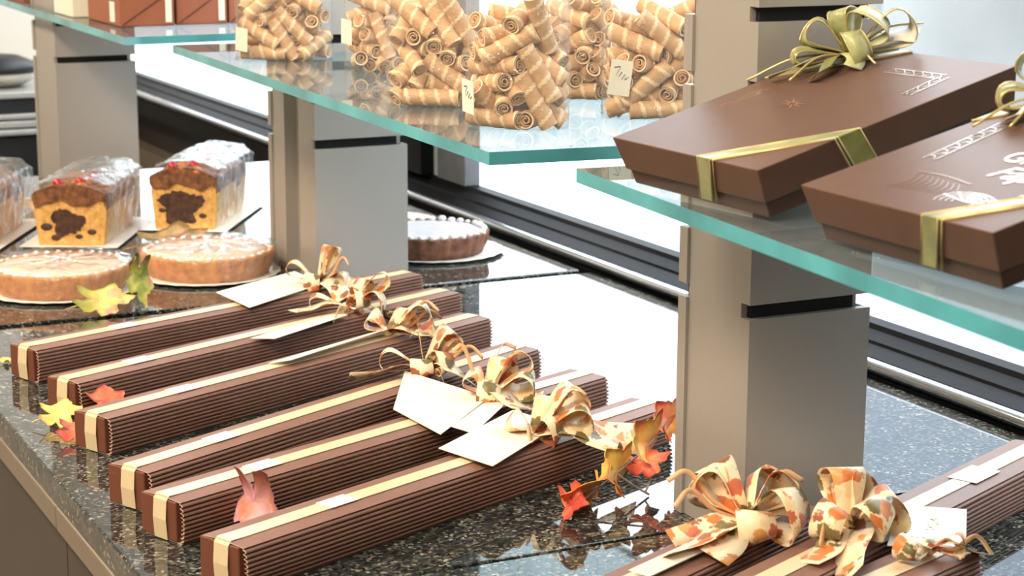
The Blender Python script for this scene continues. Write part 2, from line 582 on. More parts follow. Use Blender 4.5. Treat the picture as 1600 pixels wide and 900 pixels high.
# ---------------------------------------------------------------- posts
def post(label, x, y, wd, slots, d_front, d_gap, d_back, top=1.895):
    t = thing('display_post', label, 'post', (x, y, CT))
    cl = 0.014
    yb = d_front + d_gap
    MB().box(0, cl, 0.0005, wd - 0.006, d_front, top).build('column_body', M['alu'], t)
    MB().box(0.006, cl - 0.006, 0.002, wd - 0.014, cl - 0.0005, top).build('slot_core', M['slot'], t)
    if d_gap:
        MB().box(0.022, d_front, 0.001, wd - 0.02, yb, top).build('spine', M['alu'], t)
    MB().box(0.003, yb, 0.0005, wd - 0.004, yb + d_back - cl, top).build('rear_column', M['alu'], t)
    MB().box(0.006, yb + d_back - cl + 0.0005, 0.002, wd - 0.012, yb + d_back - cl + 0.006, top).build('slot_core', M['slot'], t)
    zs = [0.0005] + [z for s in slots for z in s] + [top]
    for k in range(0, len(zs), 2):
        MB().box(0, 0, zs[k], wd, cl - 0.0005 if False else cl - 0.0061, zs[k + 1]).box(0, cl - 0.0062, zs[k], 0.0058, cl, zs[k + 1]) \
            .box(wd - 0.003, cl - 0.0062, zs[k], wd, cl + 0.01, zs[k + 1]).build('front_panel', M['alu'], t)
        MB().box(0, yb + d_back - cl + 0.0062, zs[k], wd, yb + d_back, zs[k + 1]).box(0, yb + d_back - cl, zs[k], 0.0058, yb + d_back - cl + 0.0064, zs[k + 1]).build('rear_panel', M['alu'], t)
    return t


post('grey metal display post at right, beside the two gift boxes', 0.934, 1.412, 0.131,
     [(0.2127, 0.2261), (0.2787, 0.292), (0.4115, 0.4244), (0.4756, 0.4885)], 0.060, 0.0, 0.062)
post('middle grey metal display post with a dark groove, behind the long boxes', 0.989, 2.651, 0.147,
     [(0.2045, 0.2181), (0.271, 0.2845), (0.358, 0.371)], 0.068, 0.070, 0.066)
post('left grey metal display post rising behind the loaf cakes', 0.856, 3.680, 0.154,
     [(0.2448, 0.2572), (0.3145, 0.327)], 0.09, 0.0, 0.10)

# ---------------------------------------------------------------- glass shelves
SH = CT + 0.345


def shelf(label, poly):
    t = MB().prism(poly, SH - 0.0125, SH, 0, 1).build('glass_shelf', [M['shelf'], M['shelf_edge']])
    tag(t, label, 'shelf')


shelf('middle glass shelf with teal edges, carrying the bags of wafer rolls',
      [(0.780, 1.626), (1.27, 1.579), (1.335, 2.82), (1.137, 2.841), (1.137, 2.649), (0.987, 2.649), (0.987, 2.855), (0.845, 2.869)])
shelf('right glass shelf with a teal edge, carrying the two ribboned gift boxes',
      [(0.806, 1.502), (0.697, 0.35), (1.17, 0.30), (1.26, 1.409), (0.932, 1.409), (0.932, 1.490)])
shelf('left glass shelf at the top left corner, carrying the brown cartons',
      [(0.815, 3.029), (1.30, 3.055), (1.31, 3.676), (0.8535, 3.676), (0.8535, 3.874), (1.315, 3.874), (1.32, 4.30), (0.842, 4.28)])


# ---------------------------------------------------------------- bows
def loop(mb, d, nrm, L, W, width, mi=0, n=18, base=(0, 0, 0), flat=1.0, mis=None):
    d = Vector(d).normalized()
    nrm = Vector(nrm)
    nrm = (nrm - d * nrm.dot(d)).normalized()
    s = d.cross(nrm)
    pts, sd, wd = [], [], []
    for i in range(n + 1):
        t = i / n
        pts.append(Vector(base) + d * L * math.sin(math.pi * t) ** 0.8 + nrm * W * math.sin(2 * math.pi * t) * (0.6 + 0.4 * math.sin(math.pi * t)))
        sd.append(s + nrm * 0.25 * math.sin(math.pi * t * 2))
        wd.append(width * (0.35 + 0.65 * math.sin(math.pi * t) ** 0.6))
    mb.ribbon(pts, sd, wd, mi=mi)


def strip(mb, ctrl, width, side=None, mi=0, per=6, twist=0.0, taper=False):
    pts = catmull(ctrl, per)
    n = len(pts)
    sd, wd = [], []
    for i, p in enumerate(pts):
        t = (pts[min(i + 1, n - 1)] - pts[max(i - 1, 0)]).normalized()
        ref = Vector(side) if side else Vector((0, 0, 1))
        s = t.cross(ref)
        if s.length < 1e-4:
            s = t.cross(Vector((1, 0, 0)))
        s.normalize()
        a = twist * i / (n - 1)
        s = s * math.cos(a) + t.cross(s) * math.sin(a)
        sd.append(s)
        wd.append(width * (1 - 0.5 * i / n if taper else 1))
    mb.ribbon(pts, sd, wd, mi=mi)


def pol(az, el):
    a, e = math.radians(az), math.radians(el)
    return Vector((math.cos(a) * math.cos(e), math.sin(a) * math.cos(e), math.sin(e)))


def maple_bow(parent, at, rng, loops, tails, curls, yaw0=0.0):
    """leaf-printed gift bow: a part of its box; its loops, tails and curls are sub-parts. Angles in world frame (yaw0 = box yaw)."""
    k = MB()
    k.sphere((0, 0, 0.006), 0.0075, 6, 0, (1.2, 1, 0.9))
    kn = k.build('bow', M['maple'], parent, smooth=True)
    kn.location = at
    dg = math.degrees(yaw0)
    for (az, el, L, W, wd) in loops:
        mb = MB()
        d = pol(az - dg, el)
        nv = pol(az - dg + rng.uniform(-60, 60), el + 90)
        loop(mb, d, nv, L, W, wd, base=(0, 0, 0.006))
        o = mb.build('bow_loop', M['maple'], kn, smooth=True)
    for (az, L, wd, drop) in tails:
        mb = MB()
        d = pol(az - dg, 0)
        sdv = pol(az - dg + 90, 0)
        ctrl = [(0, 0, 0.006), d * L * 0.33 + Vector((0, 0, 0.014)) + sdv * rng.uniform(-.006, .006), d * L * 0.66 + Vector((0, 0, 0.006 + drop * 0.4)), d * L + Vector((0, 0, 0.004 + drop)) + sdv * rng.uniform(-.01, .01)]
        strip(mb, ctrl, wd, twist=rng.uniform(-0.9, 0.9))
        mb.build('bow_tail', M['maple'], kn, smooth=True)
    for (az, el, L, bend) in curls:
        mb = MB()
        d = pol(az - dg, el)
        sdv = pol(az - dg + 90, 0)
        ctrl = [(0, 0, 0.006), d * L * 0.4 + sdv * bend * 0.2, d * L * 0.75 + sdv * bend * 0.5 + Vector((0, 0, 0.008)), d * L + sdv * bend + Vector((0, 0, -0.012))]
        strip(mb, ctrl, 0.0045, side=sdv, twist=0.5)
        mb.build('curling_strand', M['curl'], kn, smooth=True)
    return kn


def card(parent, corners, name='gift_card', prints=True, fold=False):
    """ivory gift card through 4 local corners, with its small pale printed emblem"""
    c = [Vector(p) for p in corners]
    nn = (c[1] - c[0]).cross(c[3] - c[0]).normalized()
    if nn.z < 0:
        nn = -nn
    mb = MB()
    mb.add([p for p in c] + [p + nn * 0.0007 for p in c], [(3, 2, 1, 0), (4, 5, 6, 7), (0, 1, 5, 4), (1, 2, 6, 5), (2, 3, 7, 6), (3, 0, 4, 7)])
    o = mb.build(name, M['card'], parent)
    if prints:
        ex, ey = c[3] - c[0], c[1] - c[0]
        rng = random.Random(7)
        pm = MB()
        for k in range(9):
            cx = 0.60 + rng.uniform(-.12, .12)
            cy = 0.42 + rng.uniform(-.17, .17)
            r = rng.uniform(0.022, 0.045)
            pts = []
            for j in range(9):
                a = 2 * math.pi * j / 9
                rr = r * (1 if j % 2 else 0.55)
                pts.append(c[0] + ex * (cx + rr * math.cos(a)) + ey * (cy + rr * 1.5 * math.sin(a)) + nn * (0.0008 + 0.00002 * k))
            pm.add(pts, [tuple(range(9))], k % 2)
        for k in range(5):
            a0 = c[0] + ex * (0.28 + 0.085 * k) + ey * (0.74 + 0.02 * (k % 2)) + nn * 0.0009
            pm.add([a0, a0 + ex * 0.05, a0 + ex * 0.055 + ey * 0.02, a0 + ex * 0.004 + ey * 0.022], [(0, 1, 2, 3)], 1)
        pm.build('printed_emblem', [M['print_green'], M['print_rose']], o)
    return o


# ---------------------------------------------------------------- long corrugated gift boxes
BW, BH = 0.0577, 0.0402


def side_profile(n_r=9, per=12, amp=0.0032, bulge=0.0026):
    out = []
    for i in range(n_r * per + 1):
        z = i / (n_r * per)
        out.append((bulge * math.sin(math.pi * z) + amp * (max(0.0, min(1.0, (abs(math.sin(n_r * math.pi * z)) - 0.30) / 0.55)) ** 0.7 - 1.0), z))
    return out


def long_box(label, x, y, yaw, L, group, near=True):
    t = thing('long_gift_box', label, 'gift box', (x, y, CT + 0.0004), (0, 0, yaw), group)
    sp = side_profile()
    ring = []
    r = 0.003
    for off, z in sp:                                   # camera side, y = -BW
        ring.append((-BW - off + 0.0005, 0.0012 + z * (BH - 0.0024)))
    for k in range(13):                                 # top, gently arched with faint lengthwise flutes
        q = k / 12
        ring.append((-BW + 0.002 + q * (BW - 0.004), BH + 0.0012 * math.sin(math.pi * q)))
    for off, z in reversed(sp):
        ring.append((off - 0.0005, 0.0012 + z * (BH - 0.0024)))
    ring.append((-0.002, 0.0))
    ring.append((-BW + 0.002, 0.0))
    n = len(ring)
    cy, cz = -BW / 2, BH / 2
    inner = [(cy + (a - cy) * 0.955, cz + (b - cz) * 0.95) for a, b in ring]
    mb = MB()
    vs_ = [(0, a, b) for a, b in ring] + [(L, a, b) for a, b in ring] + [(0, a, b) for a, b in inner] + [(L, a, b) for a, b in inner] \
        + [(0.02, a, b) for a, b in inner] + [(L - 0.02, a, b) for a, b in inner]
    k0 = len(mb.v)
    mb.add(vs_, [])
    for i in range(n):
        j = (i + 1) % n
        for (A, B, mi) in ((0, 1, 0), (2, 0, 1), (1, 3, 1), (4, 2, 0), (3, 5, 0)):
            mb.f.append([A * n + i, B * n + i, B * n + j, A * n + j][::-1])
            mb.mi.append(mi)
    mb.build('corrugated_sleeve', [M['corr'], M['corr_edge']], t)
    for xa in ((-0.0012, 0.014), (L - 0.014, L + 0.0002)):
        MB().frustum((xa[0], -BW + 0.0085, xa[1], 0.0016, 0.0010), (xa[0], -BW + 0.0085, xa[1], 0.0016, BH - 0.0012)).build('end_flap', M['flap'], t, bevel=0.0012)
    # cream band along the top, over the near end and down it
    bw = 0.0185
    c = -BW / 2 + 0.001
    topz = BH + 0.0016
    pts = [(-0.0020, c, 0.001), (-0.0034, c, BH * 0.5), (-0.0020, c, BH - 0.002), (0.0016, c, topz + 0.0004), (0.02, c, topz)] + \
          [(L * q, c, topz + 0.0002) for q in (0.15, 0.3, 0.5, 0.7, 0.85)] + [(L - 0.02, c, topz), (L - 0.0016, c, topz), (L + 0.0010, c, BH - 0.002), (L + 0.0012, c, 0.001)]
    mb = MB()
    mb.ribbon(pts, [(0, 1, 0)] * len(pts), bw, 0.0006)
    mb.build('cream_band', M['cream'], t)
    return t


def to_local(t, p):
    """world point -> the local frame of an unscaled thing rotated about Z only"""
    d = Vector(p) - t.location
    a = -t.rotation_euler.z
    return Vector((d.x * math.cos(a) - d.y * math.sin(a), d.x * math.sin(a) + d.y * math.cos(a), d.z))


def seal(t, s, w_=0.021, l_=0.034):
    z = BH + 0.0022
    c = -BW / 2 + 0.001
    MB().box(s, c - w_ / 2, z, s + l_, c + w_ / 2, z + 0.0005).build('paper_seal', M['seal'], t)


G6 = 'long corrugated gift boxes in a row of six'
LB = [
    (0.4708, 2.3219, 0.3456, 0.6333, 'long corrugated gift box at the back of the row of six, nearest the tarts', 0.128),
    (0.4753, 2.1471, 0.4091, 0.6394, 'second long corrugated gift box from the back of the row of six', 0.090),
    (0.4677, 1.9916, 0.4205, 0.6172, 'third long corrugated gift box from the back, coral and yellow leaves at its end', 0.108),
    (0.4513, 1.7894, 0.4623, 0.6248, 'fourth long corrugated gift box from the back, third from the front', 0.105),
    (0.4560, 1.6908, 0.3846, 0.6127, 'long corrugated gift box with a pink leaf against its side', 0.105),
    (0.4686, 1.5503, 0.3928, 0.6028, 'front long corrugated gift box of the row of six, whole ribbed side showing', 0.118),
]
boxes = []
for (x, y, a, L, lb, sl) in LB:
    t = long_box(lb, x, y, a, L, G6)
    seal(t, sl)
    boxes.append(t)

# bows and cards; knots given in world metres on the box tops
zt = CT + BH + 0.003


def knot_at(t, s):
    return Vector((s, -BW / 2, BH + 0.003))


R = random.Random(3)
b = boxes[0]
maple_bow(b, knot_at(b, 0.465), R, [(345, 62, .056, .009, .030), (20, 66, .054, .008, .024), (154, 30, .050, .012, .012), (225, 12, .026, .014, .024), (325, 15, .040, .010, .028)],
          [(290, .060, .026, -.010), (330, .07, .026, -.002)], [(320, 45, .07, -.02)], b.rotation_euler.z)
card(b, [to_local(b, p) for p in ((0.775, 2.465, zt + .004), (0.788, 2.364, zt + .002), (0.926, 2.458, zt + .004), (0.919, 2.553, zt + .004))], prints=False)
b = boxes[1]
maple_bow(b, knot_at(b, 0.450), R, [(345, 38, .066, .010, .030), (325, 6, .048, .020, .032), (160, 10, .050, .010, .016), (20, 40, .045, .012, .024), (300, 30, .03, .014, .028)],
          [(172, .075, .022, .002), (330, .06, .024, -.012)], [(250, 10, .06, -.02)], b.rotation_euler.z)
card(b, [to_local(b, p) for p in ((0.735, 2.205, zt + .001), (0.760, 2.186, zt + .002), (0.885, 2.262, zt + .004), (0.872, 2.285, zt + .001))], prints=False)
b = boxes[2]
maple_bow(b, knot_at(b, 0.455), R, [(338, 22, .056, .022, .036), (10, 30, .036, .014, .03), (150, 30, .03, .012, .026)],
          [(318, .050, .030, .000)], [(345, 42, .075, -.045), (335, 22, .07, .03)], b.rotation_euler.z)
card(b, [to_local(b, p) for p in ((0.715, 2.080, zt + .001), (0.735, 2.062, zt + .006), (0.905, 2.152, zt + .010), (0.900, 2.176, zt + .002))], prints=False)
b = boxes[3]
maple_bow(b, knot_at(b, 0.442), R, [(345, 54, .054, .012, .034), (5, 42, .05, .012, .030), (158, 14, .052, .014, .014), (240, 14, .028, .012, .026), (300, 24, .034, .014, .028)],
          [(176, .09, .020, 0.0), (305, .065, .038, -.004)], [(335, 28, .075, -.02), (265, 6, .045, .01), (60, 60, .055, .02)], b.rotation_euler.z)
card(b, [to_local(b, p) for p in ((0.835, 1.960, zt + .006), (0.765, 1.8280, zt + .003), (0.774, 1.7260, zt + .001), (0.872, 1.818, zt + .006))], prints=False)
b = boxes[4]
maple_bow(b, knot_at(b, 0.440), R, [(345, 40, .062, .012, .036), (325, 20, .055, .014, .034), (150, 45, .030, .012, .028), (20, 50, .045, .012, .03), (250, 20, .025, .014, .026)],
          [(292, .055, .034, -.004), (325, .06, .028, -.004)], [(130, 66, .075, .02), (60, 64, .07, -.03)], b.rotation_euler.z)
card(b, [to_local(b, p) for p in ((0.842, 1.868, zt + .004), (0.775, 1.800, zt + .003), (0.806, 1.715, zt + .001), (0.888, 1.802, zt + .004))])
b = boxes[5]
maple_bow(b, knot_at(b, 0.408), R, [(352, 40, .062, .016, .036), (335, 20, .060, .014, .036), (154, 30, .028, .012, .026), (300, 16, .030, .014, .028), (30, 45, .04, .014, .026)],
          [(338, .105, .036, -.010), (322, .085, .022, -.010)], [(350, 50, .075, -.02), (200, 30, .03, .02)], b.rotation_euler.z)
card(b, [to_local(b, p) for p in ((0.751, 1.680, zt + .002), (0.771, 1.598, zt + .004), (0.892, 1.691, zt + .006), (0.876, 1.767, zt + .004))])

G3 = 'long corrugated gift boxes below the right shelf'
ta = long_box('long corrugated gift box ending at the foot of the right post, under the large bow', 0.433 - 0.028, 1.107 + 0.058, 0.425, 0.622, G3)
card(ta, [to_local(ta, p) for p in ((0.748, 1.296, zt + .004), (0.758, 1.280, zt + .002), (0.875, 1.330, zt + .004), (0.892, 1.358, zt + .006))], prints=False)
maple_bow(ta, knot_at(ta, 0.528), R, [(95, 30, .06, .022, .036), (140, 40, .055, .018, .03), (300, 20, .055, .024, .040), (345, 35, .055, .020, .036), (20, 35, .05, .02, .036), (250, 10, .05, .016, .034)],
          [(205, .12, .034, -.002), (225, .09, .03, -.002), (190, .09, .02, .004)], [(140, 40, .085, .02), (160, 32, .08, .03), (120, 55, .06, -.02), (30, 40, .07, -.03)], ta.rotation_euler.z)
tc = long_box('long corrugated gift box reaching the right picture edge below the shelf', 0.753 - 0.024, 1.170 + 0.053, 0.415, 0.622, G3)
maple_bow(tc, knot_at(tc, 0.245), R, [(75, 55, .055, .018, .034), (50, 45, .05, .016, .034), (340, 30, .05, .020, .036), (210, 25, .05, .016, .03), (280, 35, .045, .018, .030)],
          [(235, .10, .030, -.004), (215, .08, .026, -.004), (20, .05, .03, 0)], [(200, 20, .06, .01)], tc.rotation_euler.z)
card(tc, [to_local(tc, p) for p in ((1.050, 1.335, zt + .004), (0.975, 1.255, zt + .003), (1.036, 1.227, zt + .001), (1.098, 1.302, zt + .003))])
seal(tc, 0.455, 0.030, 0.05)
tb = long_box('long corrugated gift box at the bottom edge, its far end beside the ivory card', 1.050 - 0.593 - 0.020, 1.210 - 0.19 + 0.048, 0.33, 0.622, G3)
maple_bow(tb, knot_at(tb, 0.585), R, [(320, 14, .03, .010, .022), (200, 10, .04, .010, .022)], [(330, .05, .02, -.006)], [(310, 15, .05, .02)], tb.rotation_euler.z)

# ---------------------------------------------------------------- two ribboned gift boxes on the right shelf
GW, GD, GH = 0.206, 0.256, 0.042


def lattice(mb, a, b_, wdt, nz_, zoff):
    """foil border strip between two lid points: two rails and a zigzag of scrolls"""
    a, b_ = Vector(a), Vector(b_)
    d = (b_ - a)
    L = d.length
    d.normalize()
    s = Vector((-d.y, d.x, 0))
    z = Vector((0, 0, zoff))
    up_ = Vector((0, 0, 1))
    for q in (-1, 1):
        mb.ribbon([a + s * q * wdt / 2 + z, b_ + s * q * wdt / 2 + z], [s, s], 0.0008, 0.0002)
    for k in range(nz_):
        p0 = a + d * L * k / nz_ + s * wdt * 0.36 * (1 if k % 2 else -1) + z
        p1 = a + d * L * (k + 1) / nz_ - s * wdt * 0.36 * (1 if k % 2 else -1) + z
        mid = (p0 + p1) / 2 + d * wdt * 0.25
        pts = catmull([p0, mid, p1], 4)
        mb.ribbon(pts, [s if abs((p1 - p0).normalized().dot(s)) < 0.8 else d] * len(pts), 0.0008, 0.0002)


def text_mesh(body, size, shear, loc, rotz, parent, name, mat):
    cu = bpy.data.curves.new(name, 'FONT')
    cu.body = body
    cu.size = size
    cu.shear = shear
    cu.offset = 0.0
    cu.extrude = 0.0001
    tmp = bpy.data.objects.new(name + '_tmp', cu)
    COL.objects.link(tmp)
    dg = bpy.context.evaluated_depsgraph_get()
    me = bpy.data.meshes.new_from_object(tmp.evaluated_get(dg))
    bpy.data.objects.remove(tmp)
    me.materials.clear()
    me.materials.append(mat)
    o = bpy.data.objects.new(name, me)
    COL.objects.link(o)
    o.parent = parent
    o.location = loc
    o.rotation_euler = (0, 0, rotz)
    return o


def gift_box(label, x, y, yaw, tilt, ribbon_front, ribbon_side):
    t = thing('gift_box', label, 'gift box', (x, y, SH + 0.0012), (0, -tilt, yaw), 'ribboned gift boxes on the right shelf')
    # local: X runs up the box from its front edge, Y = 0 left side, Y = -GW right side
    MB().frustum((0.008, -GW + 0.008, GD - 0.008, -0.008, 0.0), (0.004, -GW + 0.004, GD - 0.004, -0.004, 0.036)).build('box_base', M['base'], t, bevel=0.001)
    MB().frustum((0.004, -GW + 0.004, GD - 0.004, -0.004, 0.0135), (0.0, -GW, GD, 0.0, GH)).build('lid', M['lid'], t, bevel=0.0008)
    # olive ribbon across the front right corner of the lid, and across the far left corner
    rf, rs = ribbon_front, ribbon_side
    e = 0.0006

    def corner_band(p):
        dirn = (Vector(p[2]) - Vector(p[1])).normalized()
        s = Vector((-dirn.y, dirn.x, 0))
        mb = MB()
        ed = MB()
        W_ = 0.0135
        # side vectors: along the box edges on the vertical faces, across the band on the lid
        ev1 = Vector((0, 1, 0)) if abs(p[1][0] - p[0][0]) < 0.01 and (p[0][0] < 0.02 or p[0][0] > GD - 0.02) else Vector((1, 0, 0))
        ev2 = Vector((1, 0, 0)) if ev1.y else Vector((0, 1, 0))
        if ev1.dot(s) < 0:
            ev1 = -ev1
        if ev2.dot(s) < 0:
            ev2 = -ev2
        pts = [p[0], p[1], p[2], p[3]]
        w1 = W_ / max(0.4, abs(ev1.dot(s)))
        w2 = W_ / max(0.4, abs(ev2.dot(s)))
        mb.ribbon([p[0], p[1]], [ev1, ev1], w1, 0.0008)
        mb.ribbon([p[1], p[2]], [ev1 * w1, ev2 * w2], [w1, w2], 0.0008)
        mb.ribbon([p[2], p[3]], [ev2, ev2], w2, 0.0008)
        bnd = mb.build('ribbon_band', M['olive'], t)
        for q in (-0.5, 0.5):
            ed.tube([Vector(p[0]) + ev1 * w1 * q, Vector(p[1]) + ev1 * w1 * q, Vector(p[2]) + ev2 * w2 * q, Vector(p[3]) + ev2 * w2 * q], 0.0011, 6)
        # the thin second strand lying beside the band
        off = -0.0105 if True else 0
        ed.tube([Vector(p[0]) + ev1 * (w1 * -0.5 - 0.005), Vector(p[1]) + ev1 * (w1 * -0.5 - 0.004), Vector(p[2]) + ev2 * (w2 * -0.5 - 0.003), Vector(p[3]) + ev2 * (w2 * -0.5 - 0.004)], 0.0012, 6)
        ed.build('gold_edging', M['gold'], bnd, smooth=True)

    corner_band([(0.0045, -rf + 0.016, 0.004), (-e, -rf, GH + e), (rs, -GW - e, GH + e), (rs + 0.018, -GW + 0.0045, 0.004)])
    corner_band([(GD - 0.0045, -GW + rf, 0.004), (GD + e, -GW + rf, GH + e), (GD - rs, e, GH + e), (GD - rs, -0.0045, 0.004)])
    return t


g1 = gift_box('left gift box on the right glass shelf, brown lid with olive corner ribbon', 0.794, 1.397, 0.036, 0.264, 0.136, 0.086)
g2 = gift_box('right gift box on the glass shelf, brown lid cut off by the picture edge', 0.790, 1.120, -0.005, 0.2435, 0.146, 0.090)


def gauze_bow(parent, at, loops, tails, strands):
    k = MB().sphere((0, 0, 0.004), 0.007, 6, 0, (1.2, 1, 0.8))
    kn = k.build('bow', M['gold'], parent, smooth=True)
    kn.location = at
    for (az, el, L, W, wd, mt, tw) in loops:
        d = pol(az, el)
        nv = pol(az + tw, el + 90)
        mb = MB()
        loop(mb, d, nv, L, W, wd, base=(0, 0, 0.005))
        lo = mb.build('bow_loop', M[mt], kn, smooth=True)
        # wired gold edge of the loop
        dd = Vector(d).normalized()
        nn = (nv - dd * nv.dot(dd)).normalized()
        s = dd.cross(nn)
        ed = MB()
        for q in (-1, 1):
            pts = []
            for i in range(19):
                tt = i / 18
                wv = wd * (0.35 + 0.65 * math.sin(math.pi * tt) ** 0.6) / 2
                sd = (s + nn * 0.25 * math.sin(math.pi * tt * 2)).normalized()
                pts.append(Vector((0, 0, 0.005)) + dd * L * math.sin(math.pi * tt) ** 0.8 + nn * W * math.sin(2 * math.pi * tt) * (0.6 + 0.4 * math.sin(math.pi * tt)) + sd * wv * q)
            ed.tube(pts, 0.0008, 5)
        ed.build('gold_edging', M['gold'], kn, smooth=True)
    for (az, L, wd, mt, tw, el) in tails:
        d = pol(az, el)
        sdv = pol(az + 90, 0)
        mb = MB()
        strip(mb, [(0, 0, 0.005), d * L * .4 + Vector((0, 0, .010)), d * L * .75 + sdv * .004 + Vector((0, 0, .006)), d * L + Vector((0, 0, .002))], wd, twist=tw)
        mb.build('bow_tail', M[mt], kn, smooth=True)
    for (az, L, el) in strands:
        d = pol(az, el)
        mb = MB()
        mb.tube(catmull([(0, 0, .005), d * L * .5 + Vector((0, 0, .012)), d * L + Vector((0, 0, .001))], 6), 0.0011, 6)
        mb.build('gold_strand', M['gold'], kn, smooth=True)


gauze_bow(g1, (0.222, -0.038, GH),
          [(140, 44, .044, .014, .022, 'sage', 30), (50, 66, .040, .018, .020, 'sage', -20), (300, 48, .044, .020, .020, 'jade', 10), (330, 20, .06, .016, .026, 'ivory_gauze', 0),
           (250, 25, .035, .016, .018, 'sage', 20), (160, 12, .05, .008, .014, 'olive', 40)],
          [(200, .062, .014, 'olive', .6, 2), (165, .075, .012, 'sage', .5, 3), (235, .04, .016, 'sage', -.5, 3), (325, .06, .022, 'ivory_gauze', .3, 8)],
          [(150, .09, 1), (185, .07, 3), (260, .045, 3), (340, .07, 12)])
gauze_bow(g2, (0.210, -0.040, GH),
          [(110, 50, .045, .016, .022, 'jade', 20), (60, 65, .05, .018, .022, 'jade', -20), (300, 45, .05, .018, .022, 'sage', 10), (150, 12, .05, .010, .018, 'olive', 30), (330, 20, .05, .016, .022, 'sage', 0)],
          [(175, .055, .016, 'ivory_gauze', .4, 3), (200, .05, .014, 'sage', .5, 3)],
          [(165, .075, 2), (190, .065, 3), (250, .05, 3)])

# foil printing on the lids
pz = GH + 0.0003
mb = MB()
lattice(mb, (0.212, -0.100, 0), (0.214, -0.165, 0), 0.010, 12, pz)
lattice(mb, (0.214, -0.168, 0), (0.170, -0.173, 0), 0.010, 7, pz)
mb.build('foil_border', M['foil'], g1)
mb = MB()
for k in range(10):
    a = 2 * math.pi * k / 10
    q = Vector((0.12 + 0.012 * math.cos(a), -0.09 + 0.016 * math.sin(a), pz))
    mb.ribbon([Vector((0.12, -0.09, pz)), q], [(-math.sin(a), math.cos(a), 0)] * 2, [0.003, 0.001], 0.0001)
lattice(mb, (0.09, -0.028, 0), (0.19, -0.028, 0), 0.008, 16, pz - 0.0002)
mb.build('tonal_print', M['tone'], g1)
mb = MB()
lattice(mb, (0.080, -0.043, 0), (0.205, -0.024, 0), 0.012, 20, pz)
mb.build('foil_border', M['foil'], g2)
text_mesh('Gra', 0.027, 0.0, (0.100, -0.092, pz), math.radians(-90), g2, 'foil_lettering', M['foil'])
text_mesh('Fap', 0.030, 0.35, (0.073, -0.110, pz), math.radians(-90), g2, 'foil_lettering', M['foil'])
mb = MB()
for k in range(9):                                        # fluted ornament at the left
    y_ = -0.062 - 0.0062 * k
    pts = catmull([(0.056 - .0006 * k, y_, pz), (0.042, y_ - 0.008, pz), (0.026 + .001 * k, y_ - 0.003, pz)], 5)
    mb.ribbon(pts, [(0, 1, 0)] * len(pts), 0.0009, 0.0001)
pts = catmull([(0.058, -0.058, pz), (0.060, -0.085, pz), (0.056, -0.118, pz)], 6)
mb.ribbon(pts, [(1, 0, 0)] * len(pts), 0.0012, 0.0001)
mb.build('tonal_print', M['tone'], g2)
mb = MB()
for k in range(4):                                        # round shell ornament
    r_ = 0.010 + 0.005 * k
    pts = [Vector((0.030 + r_ * 0.62 * math.sin(a), -0.142 - r_ * math.cos(a), pz)) for a in [math.pi * (-0.15 + 1.3 * j / 16) for j in range(17)]]
    mb.ribbon(pts, [(p - Vector((0.030, -0.142, pz))) for p in pts], 0.0010, 0.0001)
for k in range(6):
    a = math.pi * (0.1 + 0.16 * k)
    mb.ribbon([Vector((0.030, -0.142, pz)), Vector((0.030 + 0.016 * math.sin(a), -0.142 - 0.028 * math.cos(a), pz))], [(math.cos(a), math.sin(a), 0)] * 2, [0.0006, 0.0018], 0.0001)
lattice(mb, (0.050, -0.168, 0), (0.056, -0.204, 0), 0.010, 6, pz)
mb.build('foil_ornament', M['foil'], g2)

# low acrylic easels that hold the backs of the two boxes up
for (gx, gy, yw, tl, lb) in ((0.794, 1.397, 0.036, 0.264, 'clear low easel under the back of the left gift box'),
                             (0.790, 1.120, -0.005, 0.2435, 'clear low easel under the back of the right gift box')):
    e = thing('box_easel', lb, 'stand', (gx, gy, SH), (0, 0, yw))
    xx = 0.19 * math.cos(tl)
    hz = (0.19 - 0.012) * math.sin(tl)
    MB().box(xx - 0.03, -GW + 0.05, 0.0002, xx + 0.02, -0.05, 0.003).build('foot', M['pane'], e)
    MB().box(xx - 0.004, -GW + 0.05, 0.003, xx, -0.05, hz).build('upright', M['pane'], e)


